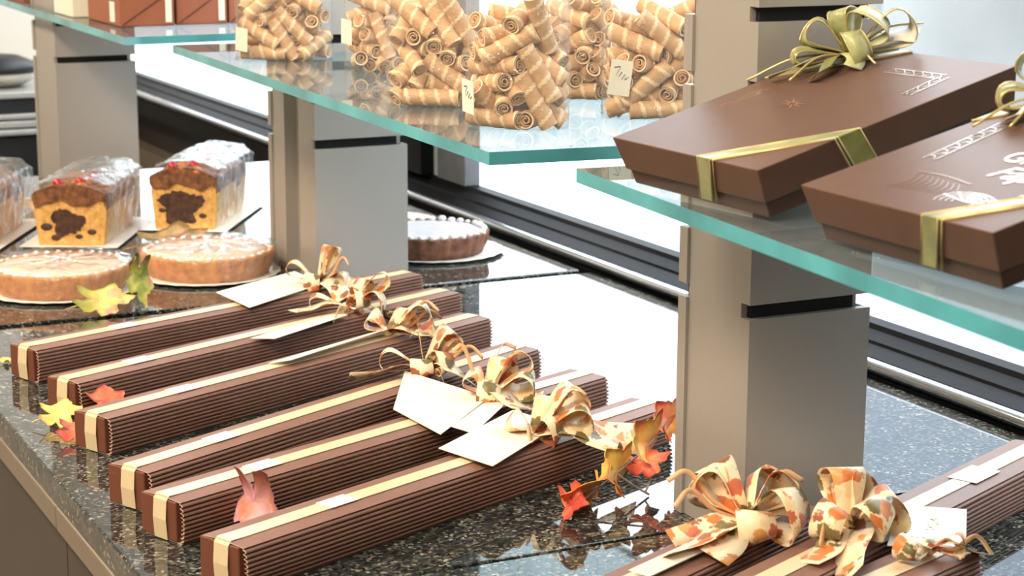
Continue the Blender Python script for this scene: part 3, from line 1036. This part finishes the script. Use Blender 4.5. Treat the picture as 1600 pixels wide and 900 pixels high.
# ---------------------------------------------------------------- wafer rolls in clear bags
def wafer_mesh():
    Rr, L, n, rings = 0.0093, 0.062, 24, 40
    mb = MB()
    vs_, fs, mi = [], [], []
    for k in range(rings + 1):
        x = -L / 2 + L * k / rings
        for i in range(n):
            a = 2 * math.pi * i / n
            ph = (x / 0.017 - i / n) % 1.0
            rr = Rr + (0.0006 if ph < 0.22 else 0.0006 * (1 - ph) * 0.6)
            vs_.append((x, rr * math.cos(a), rr * math.sin(a)))
    for k in range(rings):
        xm = -L / 2 + L * (k + 0.5) / rings
        for i in range(n):
            j = (i + 1) % n
            ph = (xm / 0.017 - (i + 0.5) / n) % 1.0
            mb.mi.append(1 if ph < 0.24 else 0)
            mb.f.append([k * n + i, (k + 1) * n + i, (k + 1) * n + j, k * n + j])
    mb.v = vs_
    # rolled inner layers at both ends
    for (x0, sg) in ((-L / 2, -1), (L / 2, 1)):
        k0 = len(mb.v)
        for rr, dx, in ((Rr * 0.98, 0), (Rr * 0.80, 0.0002), (Rr * 0.76, -0.010)):
            for i in range(n):
                a = 2 * math.pi * i / n
                mb.v.append((x0 + sg * dx, rr * math.cos(a), rr * math.sin(a)))
        for q in range(2):
            for i in range(n):
                j = (i + 1) % n
                f = [k0 + q * n + i, k0 + q * n + j, k0 + (q + 1) * n + j, k0 + (q + 1) * n + i]
                mb.f.append(f if sg > 0 else f[::-1])
                mb.mi.append(1 if q == 0 else 0)
        mb.f.append([k0 + 2 * n + i for i in range(n)])
        mb.mi.append(0)
        # inner wound layer
        pts = []
        for i in range(15):
            a = i * 0.75
            r_ = Rr * (0.68 - 0.035 * i)
            pts.append(Vector((x0 - sg * 0.004, r_ * math.cos(a), r_ * math.sin(a))))
        mb.ribbon(pts, [(1, 0, 0)] * 15, 0.008, 0.0012, 0)
    o = mb.build('wafer_roll', [M['wafer'], M['wafer_pale']], None, smooth=True)
    return o


WAF = wafer_mesh()
waf_used = [False]


def pack(n, hx, hy, hz, seed):
    rs = np.random.RandomState(seed)
    r = 0.0097
    offs = np.array([-0.0222, -0.0074, 0.0074, 0.0222])
    c = np.stack([rs.uniform(-hx * .6, hx * .6, n), rs.uniform(-hy * .6, hy * .6, n), np.linspace(0.012, hz, n)], 1)
    d = rs.normal(size=(n, 3)) * np.array([1, 0.55, 0.9])
    d /= np.linalg.norm(d, axis=1)[:, None]
    idx = np.repeat(np.arange(n), 4)
    same = idx[:, None] == idx[None, :]
    for it in range(420):
        P = (c[:, None, :] + d[:, None, :] * offs[None, :, None]).reshape(-1, 3)
        df = P[:, None, :] - P[None, :, :]
        ds = np.sqrt((df ** 2).sum(-1)) + 1e-9
        pen = np.clip(2 * r - ds, 0, None)
        pen[same] = 0
        F = (df / ds[..., None] * pen[..., None]).sum(1) * 0.32
        m_ = r + 0.001
        F[:, 2] += np.clip(m_ - P[:, 2], 0, None) * 0.8
        q = (np.abs(P[:, 0]) / (hx - m_)) ** 4 + (np.abs(P[:, 1]) / (hy - m_)) ** 4
        out = q > 1
        sc = np.where(out, q ** -0.25 - 1, 0)
        F[:, 0] += P[:, 0] * sc * 0.7
        F[:, 1] += P[:, 1] * sc * 0.7
        if it < 330:
            F[:, 2] -= 0.0004
        F = F.reshape(n, 4, 3)
        tq = (F * offs[None, :, None]).sum(1) / (offs ** 2).sum()
        c += F.mean(1)
        d += tq - d * (tq * d).sum(1)[:, None]
        d /= np.linalg.norm(d, axis=1)[:, None]
    return c, d


def wafer_bag(label, x, y, yaw, wd, dp, n, fill, seed, where, tagpos=None, h=0.205):
    t = thing('wafer_bag', label, 'bag', (x, y, SH + 0.0006), (0, 0, yaw))
    hx, hy = wd / 2, dp / 2
    rg = random.Random(seed)
    N, K = 44, 26
    ph = [rg.uniform(0, 6.28) for _ in range(6)]
    mb = MB()
    vs_ = []
    for k in range(K + 1):
        z = h * k / K
        q = z / h
        s = 1.0 if q < 0.76 else (1.0 - (q - 0.76) / 0.14 * 0.72 if q < 0.90 else 0.28 + (q - 0.9) / 0.1 * 0.35)
        for i in range(N):
            a = 2 * math.pi * i / N
            ca, sa = math.cos(a), math.sin(a)
            rr = (abs(ca) ** 4 + abs(sa) ** 4) ** -0.25
            wv = 1 + 0.018 * math.sin(5 * a + ph[0] + 30 * z) + 0.014 * math.sin(9 * a + ph[1] - 55 * z) + (0.10 * math.sin(7 * a + ph[2]) if q > 0.78 else 0)
            vs_.append((hx * ca * rr * wv * s, hy * sa * rr * wv * s, 0.0005 + z))
    fs = [(k * N + i, k * N + (i + 1) % N, (k + 1) * N + (i + 1) % N, (k + 1) * N + i) for k in range(K) for i in range(N)]
    fs.append(tuple(range(N))[::-1])
    mb.add(vs_, fs)
    mb.build('film', M['film'], t, smooth=True)
    MB().lathe([(hx * 0.30, h * 0.885), (hx * 0.34, h * 0.89), (hx * 0.34, h * 0.905), (hx * 0.30, h * 0.91)], 20).build('tie', M['gold'], t, smooth=True)
    if tagpos:
        tx, ty, tz, tr, sz = tagpos
        lab = MB().box(-0.011 * sz, -0.0006, -0.018 * sz, 0.011 * sz, 0.0, 0.018 * sz).build('label', M['card'], t)
        lab.location = (tx, ty, tz)
        lab.rotation_euler = (0.1, 0.12, tr)
        mb = MB()
        for q in ([(-.007, .010), (-.001, .011), (-.004, .004), (-.0045, -.003)], [(-.002, .001), (.001, .006), (.0015, -.001), (.004, .004), (.005, -.001), (.008, .002)]):
            pts = catmull([(a * sz, -0.0008, b_ * sz) for a, b_ in q], 4)
            mb.ribbon(pts, [(0, 0, 1)] * len(pts), 0.0009, 0.0002)
        if sz > 0.92:
            mb.build('handwriting', M['ink'], lab)
    c, d = pack(n, hx - 0.003, hy - 0.003, fill, seed)
    shown = [k for k in range(n) if c[k][2] <= 0.165]
    lay = {k: i for i, k in enumerate(sorted(shown, key=lambda k: c[k][2]))}

    def pose(k):
        dx, dy, dz = d[k]
        if abs(dz) > 0.72:
            return 'upright'
        if abs(dy) > 0.70:
            return 'end-on'
        if abs(dz) > 0.30:
            return 'left-leaning' if dx * dz < 0 else 'right-leaning'
        return 'level'

    def place(k):
        q = lay[k] / max(1, len(shown) - 1)
        hgt = 'bottom' if q < 0.25 else 'lower' if q < 0.5 else 'upper' if q < 0.75 else 'top'
        sd = 'left' if c[k][0] < -hx * 0.28 else 'right' if c[k][0] > hx * 0.28 else 'middle'
        return hgt + ' ' + sd + (', at the back' if c[k][1] > 0.004 else ', at the front')
    Rz = Matrix.Rotation(yaw, 3, 'Z')
    for k in range(n):
        if c[k][2] > 0.165:
            continue
        p = Rz @ Vector(c[k]) + t.location
        dv = Rz @ Vector(d[k])
        if not waf_used[0]:
            o = WAF
            waf_used[0] = True
        else:
            o = WAF.copy()
            COL.objects.link(o)
        o.location = p
        q = Vector((1, 0, 0)).rotation_difference(dv)
        o.rotation_euler = (q.to_matrix() @ Matrix.Rotation(rg.uniform(0, 6.28), 3, 'X')).to_euler()
        tag(o, pose(k) + ' wafer roll, ' + place(k) + ', ' + where, 'wafer roll', 'wafer rolls in the ' + where)
    return t


def facing(x, y):
    return -math.atan2(x, y)                               # broad side towards the aisle camera


wafer_bag('clear bag of wafer rolls farthest left on the middle shelf', 0.922, 2.585, facing(.93, 2.58), 0.132, 0.078, 32, 0.21, 11,
          'leftmost bag', (-0.058, -0.038, 0.030, -0.6, 0.9))
wafer_bag('clear bag of wafer rolls second from the left, partly hidden', 0.995, 2.385, facing(1.0, 2.4) - .1, 0.112, 0.076, 28, 0.21, 12,
          'second bag from left', (-0.050, -0.036, 0.052, -0.7, 0.9))
wafer_bag('clear bag of wafer rolls third from the left, beside the foremost bag', 0.893, 2.000, facing(.9, 2.0) - .15, 0.108, 0.078, 28, 0.20, 13,
          'third bag from left')
wafer_bag('foremost clear bag of wafer rolls, standing near the shelf corner', 0.888, 1.783, facing(.9, 1.78), 0.104, 0.074, 28, 0.20, 14,
          'foremost bag', (-0.050, -0.034, 0.034, -0.95, 0.95))
wafer_bag('clear bag of wafer rolls behind the gap between the two right bags', 1.080, 1.985, facing(1.07, 1.98), 0.104, 0.074, 27, 0.20, 15,
          'bag behind the gap')
wafer_bag('clear bag of wafer rolls farthest right, just left of the gift boxes', 1.060, 1.800, facing(1.07, 1.81) + .1, 0.112, 0.076, 29, 0.20, 16,
          'rightmost bag', (-0.040, -0.040, 0.045, -0.1, 1.05))


# ---------------------------------------------------------------- cakes and tarts
def card_plate(label, x, y, r, scal=0.012):
    mb = MB()
    mb.lathe([(0.0001, 0.0006), (r * 0.86, 0.0006), (r * 0.99, 0.004), (r, 0.0055), (r * 0.985, 0.0062), (r * 0.85, 0.0028), (0.0001, 0.0026)], 96,
             wob=lambda a, z: scal * math.sin(24 * a) * (1 if z > 0.003 else 0))
    o = mb.build('card_plate', M['plate'], None, smooth=True)
    o.location = (x, y, CT)
    return tag(o, label, 'plate', 'white card plates under the tarts')


def tart(label, x, y, r, h, crust, ice, seed, film_on=True):
    rg = random.Random(seed)
    t = thing('tart', label, 'tart', (x, y, CT + 0.0029), (0, 0, rg.uniform(0, 6)))
    mb = MB()
    mb.lathe([(0.0001, 0.0002), (r * 0.90, 0.0002), (r * 0.97, h * 0.45), (r, h * 0.92), (r * 0.985, h), (r * 0.93, h * 0.99), (r * 0.915, h * 0.80), (0.0001, h * 0.80)], 120,
             wob=lambda a, z: 0.016 * math.sin(30 * a) * (1 if z > 0.001 else .5) + 0.006 * math.sin(7 * a + 1))
    mb.build('crust', crust, t, smooth=True)
    MB().lathe([(r * 0.91, h * 0.81), (r * 0.90, h * 0.94), (r * 0.6, h * 0.985), (r * 0.2, h * 1.0), (0.0001, h * 1.0)], 64,
               wob=lambda a, z: 0.01 * math.sin(5 * a)).build('filling', ice, t, smooth=True)
    mb = MB()
    nb = 34
    for k in range(nb):
        a = 2 * math.pi * k / nb
        rr = r * (0.925 + rg.uniform(-.02, .02))
        mb.sphere((rr * math.cos(a), rr * math.sin(a), h * 0.98 + rg.uniform(0, .002)), r * (0.042 if film_on else 0.062) * rg.uniform(.7, 1.15), 5, 0, (1, 1, 0.75))
    o = mb.build('icing_beads', M['mering'], t, smooth=True)
    o['kind'] = 'stuff'
    if film_on:
        mb = MB()
        N, K = 60, 8
        vs_ = []
        for k in range(K + 1):
            q = k / K
            rr = r * 1.03 * (1 - q ** 2.2 * 0.999) if k < K else 0.0005
            zz = 0.004 + (h + 0.004) * min(1, q * 2.6)
            if k <= 3:
                rr = r * (1.05 - 0.01 * k)
            for i in range(N):
                a = 2 * math.pi * i / N
                wv = 0.0016 * math.sin(9 * a + 3 * q) + 0.0012 * math.sin(17 * a - 9 * q) + rg.uniform(-.0006, .0006)
                vs_.append(((rr + wv) * math.cos(a), (rr + wv) * math.sin(a), zz + (wv * 1.2 if k > 3 else 0)))
        fs = [(k * N + i, k * N + (i + 1) % N, (k + 1) * N + (i + 1) % N, (k + 1) * N + i) for k in range(K) for i in range(N)]
        mb.add(vs_, fs)
        mb.build('cling_film', M['film'], t, smooth=True)
    return t


card_plate('white card plate under the tart cut by the left picture edge', 0.642, 2.790, 0.114)
tart('golden tart under film, cut by the left picture edge', 0.642, 2.790, 0.101, 0.036, M['crust'], M['filling'], 1)
card_plate('white card plate under the golden tart left of the middle post', 0.870, 2.812, 0.113)
tart('golden tart under film, just left of the middle post', 0.874, 2.815, 0.101, 0.036, M['crust'], M['filling'], 2)
card_plate('white card plate under the chocolate tart right of the middle post', 1.256, 2.825, 0.113)
tart('chocolate tart with white icing, right of the middle post', 1.245, 2.828, 0.100, 0.036, M['darkcrust'], M['greyice'], 3, False)
card_plate('white card plate against the window rail behind the chocolate tart', 1.268, 3.105, 0.108)


def loaf_cake(label, plab, x, y, yaw, wd, L, h, seed, fs=1.0):
    rg = random.Random(seed)
    tr = MB()
    tr.frustum((-0.012, -wd / 2 - 0.012, L + 0.012, wd / 2 + 0.012, 0.0004), (-0.02, -wd / 2 - 0.022, L + 0.02, wd / 2 + 0.022, 0.004))
    trob = tr.build('cake_tray', M['plate'], None, bevel=0.001)
    trob.location = (x, y, CT)
    trob.rotation_euler = (0, 0, yaw)
    tag(trob, plab, 'tray', 'white trays under the loaf cakes')
    t = thing('loaf_cake', label, 'cake', (x, y, CT + 0.0045), (0, 0, yaw))

    def ring(s, grow=0.0, n=40):
        out = []
        for i in range(n + 1):
            a = math.pi * i / n
            yy = math.cos(a)
            px = wd / 2 * (0.86 + 0.14 * math.sin(a) ** 0.5 if math.sin(a) > 0 else 0.86)
            zz = h * (0.62 * min(1, math.sin(a) * 2.2) + 0.38 * max(0, math.sin(a)) ** 1.6)
            yq = wd / 2 * max(-1, min(1, yy * 1.45)) * (0.90 + 0.10 * min(1, zz / (h * .6)))
            out.append((yq * (1 + grow), zz * (1 + grow)))
        return out
    K, n = 18, 40
    mb = MB()
    for k in range(K + 1):
        q = k / K
        sc = 1.0 if q < 0.85 else 1 - 0.25 * ((q - 0.85) / 0.15) ** 2
        for (yy, zz) in ring(q):
            b_ = 1 + 0.02 * math.sin(9 * q + yy * 90) + rg.uniform(-.012, .012) * (zz > h * .5)
            mb.v.append((L * q, yy * sc * b_, zz * (0.94 + 0.06 * math.sin(math.pi * min(1, q * 1.1))) * b_))
    for k in range(K):
        for i in range(n):
            mb.f.append([k * (n + 1) + i, (k + 1) * (n + 1) + i, (k + 1) * (n + 1) + i + 1, k * (n + 1) + i + 1])
            z_ = mb.v[k * (n + 1) + i][2]
            mb.mi.append(1 if z_ > h * 0.60 else 0)
    mb.f += [list(range(n + 1)), list(range(K * (n + 1), (K + 1) * (n + 1)))[::-1]]
    mb.mi += [0, 0]
    mb.build('loaf', [M['loafside'], M['loafcrust']], t, smooth=False)
    # dark swirl of filling in the cut face
    mb = MB()
    pts = []
    for j in range(44):
        a = 2 * math.pi * j / 44
        r_ = 1 + 0.16 * math.sin(3 * a + seed) + 0.1 * math.sin(5 * a) + rg.uniform(-.11, .11)
        pts.append((-0.0012, 0.004 + wd * 0.22 * fs * r_ * math.cos(a), h * 0.38 + h * 0.22 * min(fs, 1.2) * r_ * math.sin(a)))
    mb.add(pts + [(0.004, p[1], p[2]) for p in pts], [tuple(range(44))] + [(j, (j + 1) % 44, 44 + (j + 1) % 44, 44 + j) for j in range(44)])
    for (by, bz) in ((-0.30, 0.22), (0.33, 0.30), (0.20, 0.12), (-0.12, 0.14)):
        mb.sphere((0.0015, by * wd, bz * h), 0.0065 + rg.uniform(0, .003), 5, 0, (0.4, 1.3, 0.8))
    mb.build('chocolate_filling', M['choco'], t)
    # brown glazed crown: a wavy-edged shell over the front of the top, running down over the cut face
    up_r = [p for p in ring(0, 0.02) if p[1] > h * 0.66]
    low = [(yy * 0.96, h * (0.70 + 0.05 * math.sin(j * 0.55 + seed) + 0.02 * math.sin(j * 1.3))) for j, (yy, zz) in enumerate(reversed(up_r))]
    cres = up_r + low
    m_ = len(cres)
    mb = MB()
    mb.add([(-0.0035, yy, zz) for yy, zz in cres] + [(L * 0.10, yy, zz) for yy, zz in cres],
           [tuple(range(m_)), tuple(range(m_, 2 * m_))[::-1]] + [(j, m_ + j, m_ + (j + 1) % m_, (j + 1) % m_) for j in range(m_)])
    mb.build('glazed_crust', M['glaze'], t)
    mb = MB()
    for j in range(26):                                   # glazed nuts on the crust
        q = rg.uniform(0.0, 0.5)
        yy = rg.uniform(-.36, .36) * wd
        zz = h * (0.99 - 1.1 * (yy / wd) ** 2)
        mb.sphere((L * q, yy, zz), rg.uniform(.006, .010), 5, 0, (1.2, 1, .8))
    o = mb.build('nut_topping', M['nut'], t, smooth=True)
    o['kind'] = 'stuff'
    for (q, yy) in ((0.03, 0.02), (0.10, -0.012), (0.34, -.02)):
        MB().sphere((L * q + .006, yy, h * 1.0), 0.0095, 7).build('cherry', M['cherry'], t, smooth=True)
    # crinkled clear film over the loaf, open at the cut face
    mb = MB()
    K2 = 26
    for k in range(K2 + 1):
        q = k / K2
        for i, (yy, zz) in enumerate(ring(q, 0.06)):
            cr = 0.0022 * math.sin(46 * q + 0.9 * math.sin(i * 0.7)) + 0.0016 * math.sin(29 * q + i * 0.9) + rg.uniform(-.0009, .0009)
            mb.v.append((L * (0.06 + 0.97 * q) + 0.002 * math.sin(i * 1.3), yy + cr * (1 if yy > 0 else -1), zz + abs(cr) + 0.004 * (zz > h * .5)))
    for k in range(K2):
        for i in range(n):
            mb.f.append([k * (n + 1) + i, k * (n + 1) + i + 1, (k + 1) * (n + 1) + i + 1, (k + 1) * (n + 1) + i])
            mb.mi.append(0)
    mb.build('film_wrap', M['cakefilm'], t, smooth=True)
    return t


loaf_cake('loaf cake with a cherry and cut face, second from the left', 'white tray under the loaf cake with the cherry', 0.735, 3.110, math.radians(62), 0.118, 0.250, 0.098, 5)
loaf_cake('dark-topped loaf cake wrapped in bright film, left of the middle post', 'white tray under the dark-topped loaf cake', 0.945, 3.175, math.radians(58), 0.112, 0.255, 0.104, 6, 1.45)
loaf_cake('loaf cake cut by the left picture edge', 'white tray under the loaf cake at the left picture edge', 0.560, 3.170, math.radians(62), 0.112, 0.25, 0.100, 7)


# ---------------------------------------------------------------- leaves
def leaf_mesh(mb, size, curl, seed, mi=0, M4=None, th=0.0008, asp=0.85):
    """lobed maple-like leaf in its own plane, curled along and across, with thickness"""
    rg = random.Random(seed)
    lob = []
    n = 40
    for i in range(n):
        a = 2 * math.pi * i / n
        r = 0.55 + 0.28 * abs(math.cos(2.5 * a)) ** 1.5 + 0.07 * math.sin(11 * a) - 0.24 * (abs(a - math.pi) < 0.3)
        lob.append((size * r * math.cos(a), size * r * asp * math.sin(a)))
    vs_, fs = [], []
    rings = (0.0, 0.35, 0.7, 1.0)
    for sd in (0, 1):
        for q in rings:
            for (x, y) in lob:
                X, Y = x * q, y * q
                z = curl * (X * X * 0.9 - Y * Y * 1.1) / size + 0.10 * size * math.sin(5 * X / size + rg.random() * .2) * q + sd * th
                vs_.append((X, Y, z))
    m_ = len(rings) * n
    for sd in (0, 1):
        for k in range(len(rings) - 1):
            for i in range(n):
                j = (i + 1) % n
                f = (sd * m_ + k * n + i, sd * m_ + k * n + j, sd * m_ + (k + 1) * n + j, sd * m_ + (k + 1) * n + i)
                fs.append(f if sd else f[::-1])
    for i in range(n):
        j = (i + 1) % n
        fs.append(((len(rings) - 1) * n + i, (len(rings) - 1) * n + j, m_ + (len(rings) - 1) * n + j, m_ + (len(rings) - 1) * n + i))
    if M4 is not None:
        vs_ = [tuple(M4 @ Vector(v)) for v in vs_]
    mb.add(vs_, fs, mi)


def xf(loc, rx, ry, rz):
    return Matrix.Translation(Vector(loc)) @ Matrix.Rotation(math.radians(rz), 4, 'Z') @ Matrix.Rotation(math.radians(ry), 4, 'Y') @ Matrix.Rotation(math.radians(rx), 4, 'X')


def lone_leaf(label, loc, rot, size, curl, mt, seed, asp=0.85):
    t = thing('autumn_leaf', label, 'leaf', loc)
    mb = MB()
    leaf_mesh(mb, size, curl, seed, 0, xf((0, 0, 0), *rot), asp=asp)
    mz = min(v[2] for v in mb.v)
    mb.v = [(x, y, z - mz + 0.0005) for x, y, z in mb.v]
    mb.build('blade', M[mt], t, smooth=True)
    c = Matrix.Rotation(math.radians(rot[2]), 3, 'Z') @ Vector((-1, 0, 0))
    zc = -mz
    MB().tube([Vector((0, 0, zc)), c * size * .6 + Vector((0, 0, zc * .7)), c * size * 1.0 + Vector((0, 0, max(.001, zc * .4)))], 0.0008, 6).build('stalk', M[mt], t)
    return t


lone_leaf('yellow leaf sticking out beside the third long box from the back', (0.470, 2.078, CT), (34, 0, -12), 0.030, 0.3, 'leaf_yellow', 1)
lone_leaf('coral leaf tucked under the near end of the third long box from the back', (0.474, 2.010, CT), (28, 0, -20), 0.030, 0.3, 'leaf_red', 2)
lone_leaf('salmon leaf lying between the second and third long boxes from the back', (0.524, 2.090, CT), (48, 0, 24), 0.031, 0.4, 'leaf_red', 3)
lone_leaf('small yellow leaf tip at the end of the back long box', (0.478, 2.385, CT), (5, 5, 100), 0.016, 0.3, 'leaf_yellow', 4)
lone_leaf('pink and brown leaf standing between the two front long boxes', (0.546, 1.640, CT), (14, 76, 236), 0.044, 0.9, 'leaf_pink', 5, 0.62)
lone_leaf('upright green leaf with pink tips in front of the golden tarts', (0.722, 2.650, CT), (-15, 80, 255), 0.048, 0.9, 'leaf_green', 6, 0.5)
lone_leaf('flat green and coral leaf in front of the left golden tart', (0.655, 2.600, CT), (48, 4, -20), 0.052, 0.4, 'leaf_lime', 8, 0.6)
lone_leaf('olive brown leaf lying between the loaf cakes and the golden tart', (0.868, 3.000, CT), (60, -6, -8), 0.074, 0.35, 'leaf_olive', 9, 0.42)
lone_leaf('pale olive leaf behind the loaf cakes at the far left', (0.745, 3.50, CT), (15, 8, 30), 0.040, 0.4, 'leaf_olive', 10)

gar = thing('leaf_garland', 'orange and red leaf garland on the granite at the foot of the front long box', 'garland', (0.93, 1.635, CT))
GL = [((-0.092, -0.072, 0.010), (40, 30, 245), 0.030, 'leaf_red'), ((-0.066, -0.062, 0.020), (55, 15, 205), 0.042, 'leaf_orange'),
      ((-0.030, -0.048, 0.030), (75, -40, 45), 0.036, 'leaf_orange'), ((0.006, -0.042, 0.031), (30, -6, -25), 0.030, 'leaf_red'),
      ((0.016, -0.028, 0.046), (75, -48, 50), 0.042, 'leaf_orange'), ((0.052, -0.004, 0.060), (72, -42, 38), 0.032, 'leaf_red'), ((0.060, 0.000, 0.053), (60, -30, 14), 0.026, 'leaf_orange')]
for k, (p, r_, s_, mt) in enumerate(GL):
    mb = MB()
    leaf_mesh(mb, s_, 0.6, 20 + k, 0, xf(p, *r_), asp=0.72)
    mb.build('leaf', M[mt], gar, smooth=True)
MB().tube(catmull([(-0.105, -0.078, 0.002), (-0.066, -0.062, 0.014), (-0.03, -0.048, 0.026), (0.016, -0.028, 0.042), (0.05, -0.006, 0.058)], 5), 0.0011, 7).build('stem', M['stem'], gar, smooth=True)
MB().tube(catmull([(-0.03, -0.048, 0.026), (-0.012, -0.052, 0.012), (0.004, -0.054, 0.0015)], 5), 0.0011, 7).build('stalk', M['stem'], gar, smooth=True)
MB().tube(catmull([(0.000, -0.054, 0.005), (0.008, -0.049, 0.016), (0.006, -0.043, 0.029)], 5), 0.0010, 7).build('stalk', M['stem'], gar, smooth=True)


# ---------------------------------------------------------------- cartons on the left shelf
def carton(label, x, y, wd, dp, h, col, tagx=None, line=True):
    t = thing('paper_carton', label, 'box', (x, y, SH + 0.0005))
    MB().box(0, 0, 0, wd, dp, h).build('carton_body', M[col], t, bevel=0.002)
    MB().box(-0.0012, -0.0012, h * 0.72, wd + 0.0012, dp + 0.0012, h + 0.002).build('carton_lid', M[col], t, bevel=0.002)
    if line:
        a = Vector((0.004, -0.0005, 0.003))
        b_ = Vector((wd - 0.003, -0.0005, h * 0.70))
        MB().ribbon([a, b_], [(0, 0, 1)] * 2, 0.0030, 0.0008).build('fold_line', M['carton_line'], t)
    if tagx is not None:
        for (px, py, side) in tagx:
            mb = MB()
            if side:
                mb.box(-0.0016, py, 0.006, -0.0004, py + 0.030, 0.040)
            else:
                mb.box(px, -0.0016, 0.006, px + 0.011, -0.0006, 0.046)
            mb.build('paper_tag', M['card'], t)
    return t


GC = 'terracotta cartons on the left shelf'
carton('terracotta carton at the aisle corner of the left shelf, orange side showing', 0.862, 3.228, 0.094, 0.215, 0.085, 'carton', [(0, 0.030, 1), (0.078, 0, 0)])
carton('terracotta carton second along the near end of the left shelf', 0.962, 3.236, 0.090, 0.2, 0.085, 'carton', [(0.074, 0, 0)])
carton('terracotta carton third along the near end of the left shelf', 1.056, 3.240, 0.090, 0.2, 0.085, 'carton', [])
carton('cream carton behind the corner terracotta carton on the left shelf', 0.842, 3.475, 0.10, 0.14, 0.075, 'card', None, False)
carton('dark brown carton at the far end of the left shelf', 0.846, 3.89, 0.10, 0.16, 0.08, 'carton', None, False)

# ---------------------------------------------------------------- kitchen equipment seen past the left post
st = thing('steel_workbench', 'steel workbench with black front behind the cakes at the left edge', 'workbench', (0.55, 5.45, 0))
MB().box(0, 0.02, 0.0, 0.88, 0.46, 0.775).build('cabinet', M['black'], st)
MB().box(-0.01, -0.01, 0.78, 0.885, 0.47, 0.795).build('lower_ledge', M['steel'], st, bevel=0.003)
MB().box(0, 0.0, 0.80, 0.88, 0.46, 0.818).build('drawer_strip', M['steel'], st, bevel=0.003)
MB().box(0.855, -0.004, 0.80, 0.862, 0.0, 0.818).build('handle', M['black'], st)
MB().box(0, 0.0, 0.823, 0.88, 0.46, 0.838).build('upper_ledge', M['steel'], st, bevel=0.003)
MB().box(0, 0.012, 0.839, 0.875, 0.46, 0.882).build('black_panel', M['black'], st)
MB().box(-0.01, -0.004, 0.882, 0.885, 0.47, 0.90).build('bench_top', M['steel'], st, bevel=0.003)
ov = thing('oval_dish', 'pale oval dish with a black rim on the steel workbench', 'dish', (1.14, 5.62, 0.90))
mb = MB()
mb.lathe([(0.0001, 0.001), (0.06, 0.001), (0.10, 0.020), (0.112, 0.042), (0.106, 0.042), (0.094, 0.024), (0.0001, 0.010)], 40)
mb.build('bowl', M['dish'], ov, smooth=True)
mb = MB()
pts = [(0.112 * math.cos(a), 0.112 * math.sin(a), 0.060) for a in [2 * math.pi * k / 40 for k in range(41)]]
mb.lathe([(0.104, 0.043), (0.114, 0.043), (0.112, 0.066), (0.06, 0.088), (0.0001, 0.094), (0.0001, 0.086), (0.055, 0.080), (0.10, 0.062)], 40)
mb.build('domed_rim', M['black'], ov, smooth=True)
hk = thing('hanging_utensil', 'dark utensil hanging on the wall above the steel workbench', 'utensil', (1.180, 5.93, CT + 0.165))
MB().box(-0.006, -0.012, 0, 0.006, 0.018, 0.09).build('handle', M['black'], hk, bevel=0.002)
MB().sphere((0, -0.004, -0.006), 0.012, 6).build('tip', M['black'], hk, smooth=True)
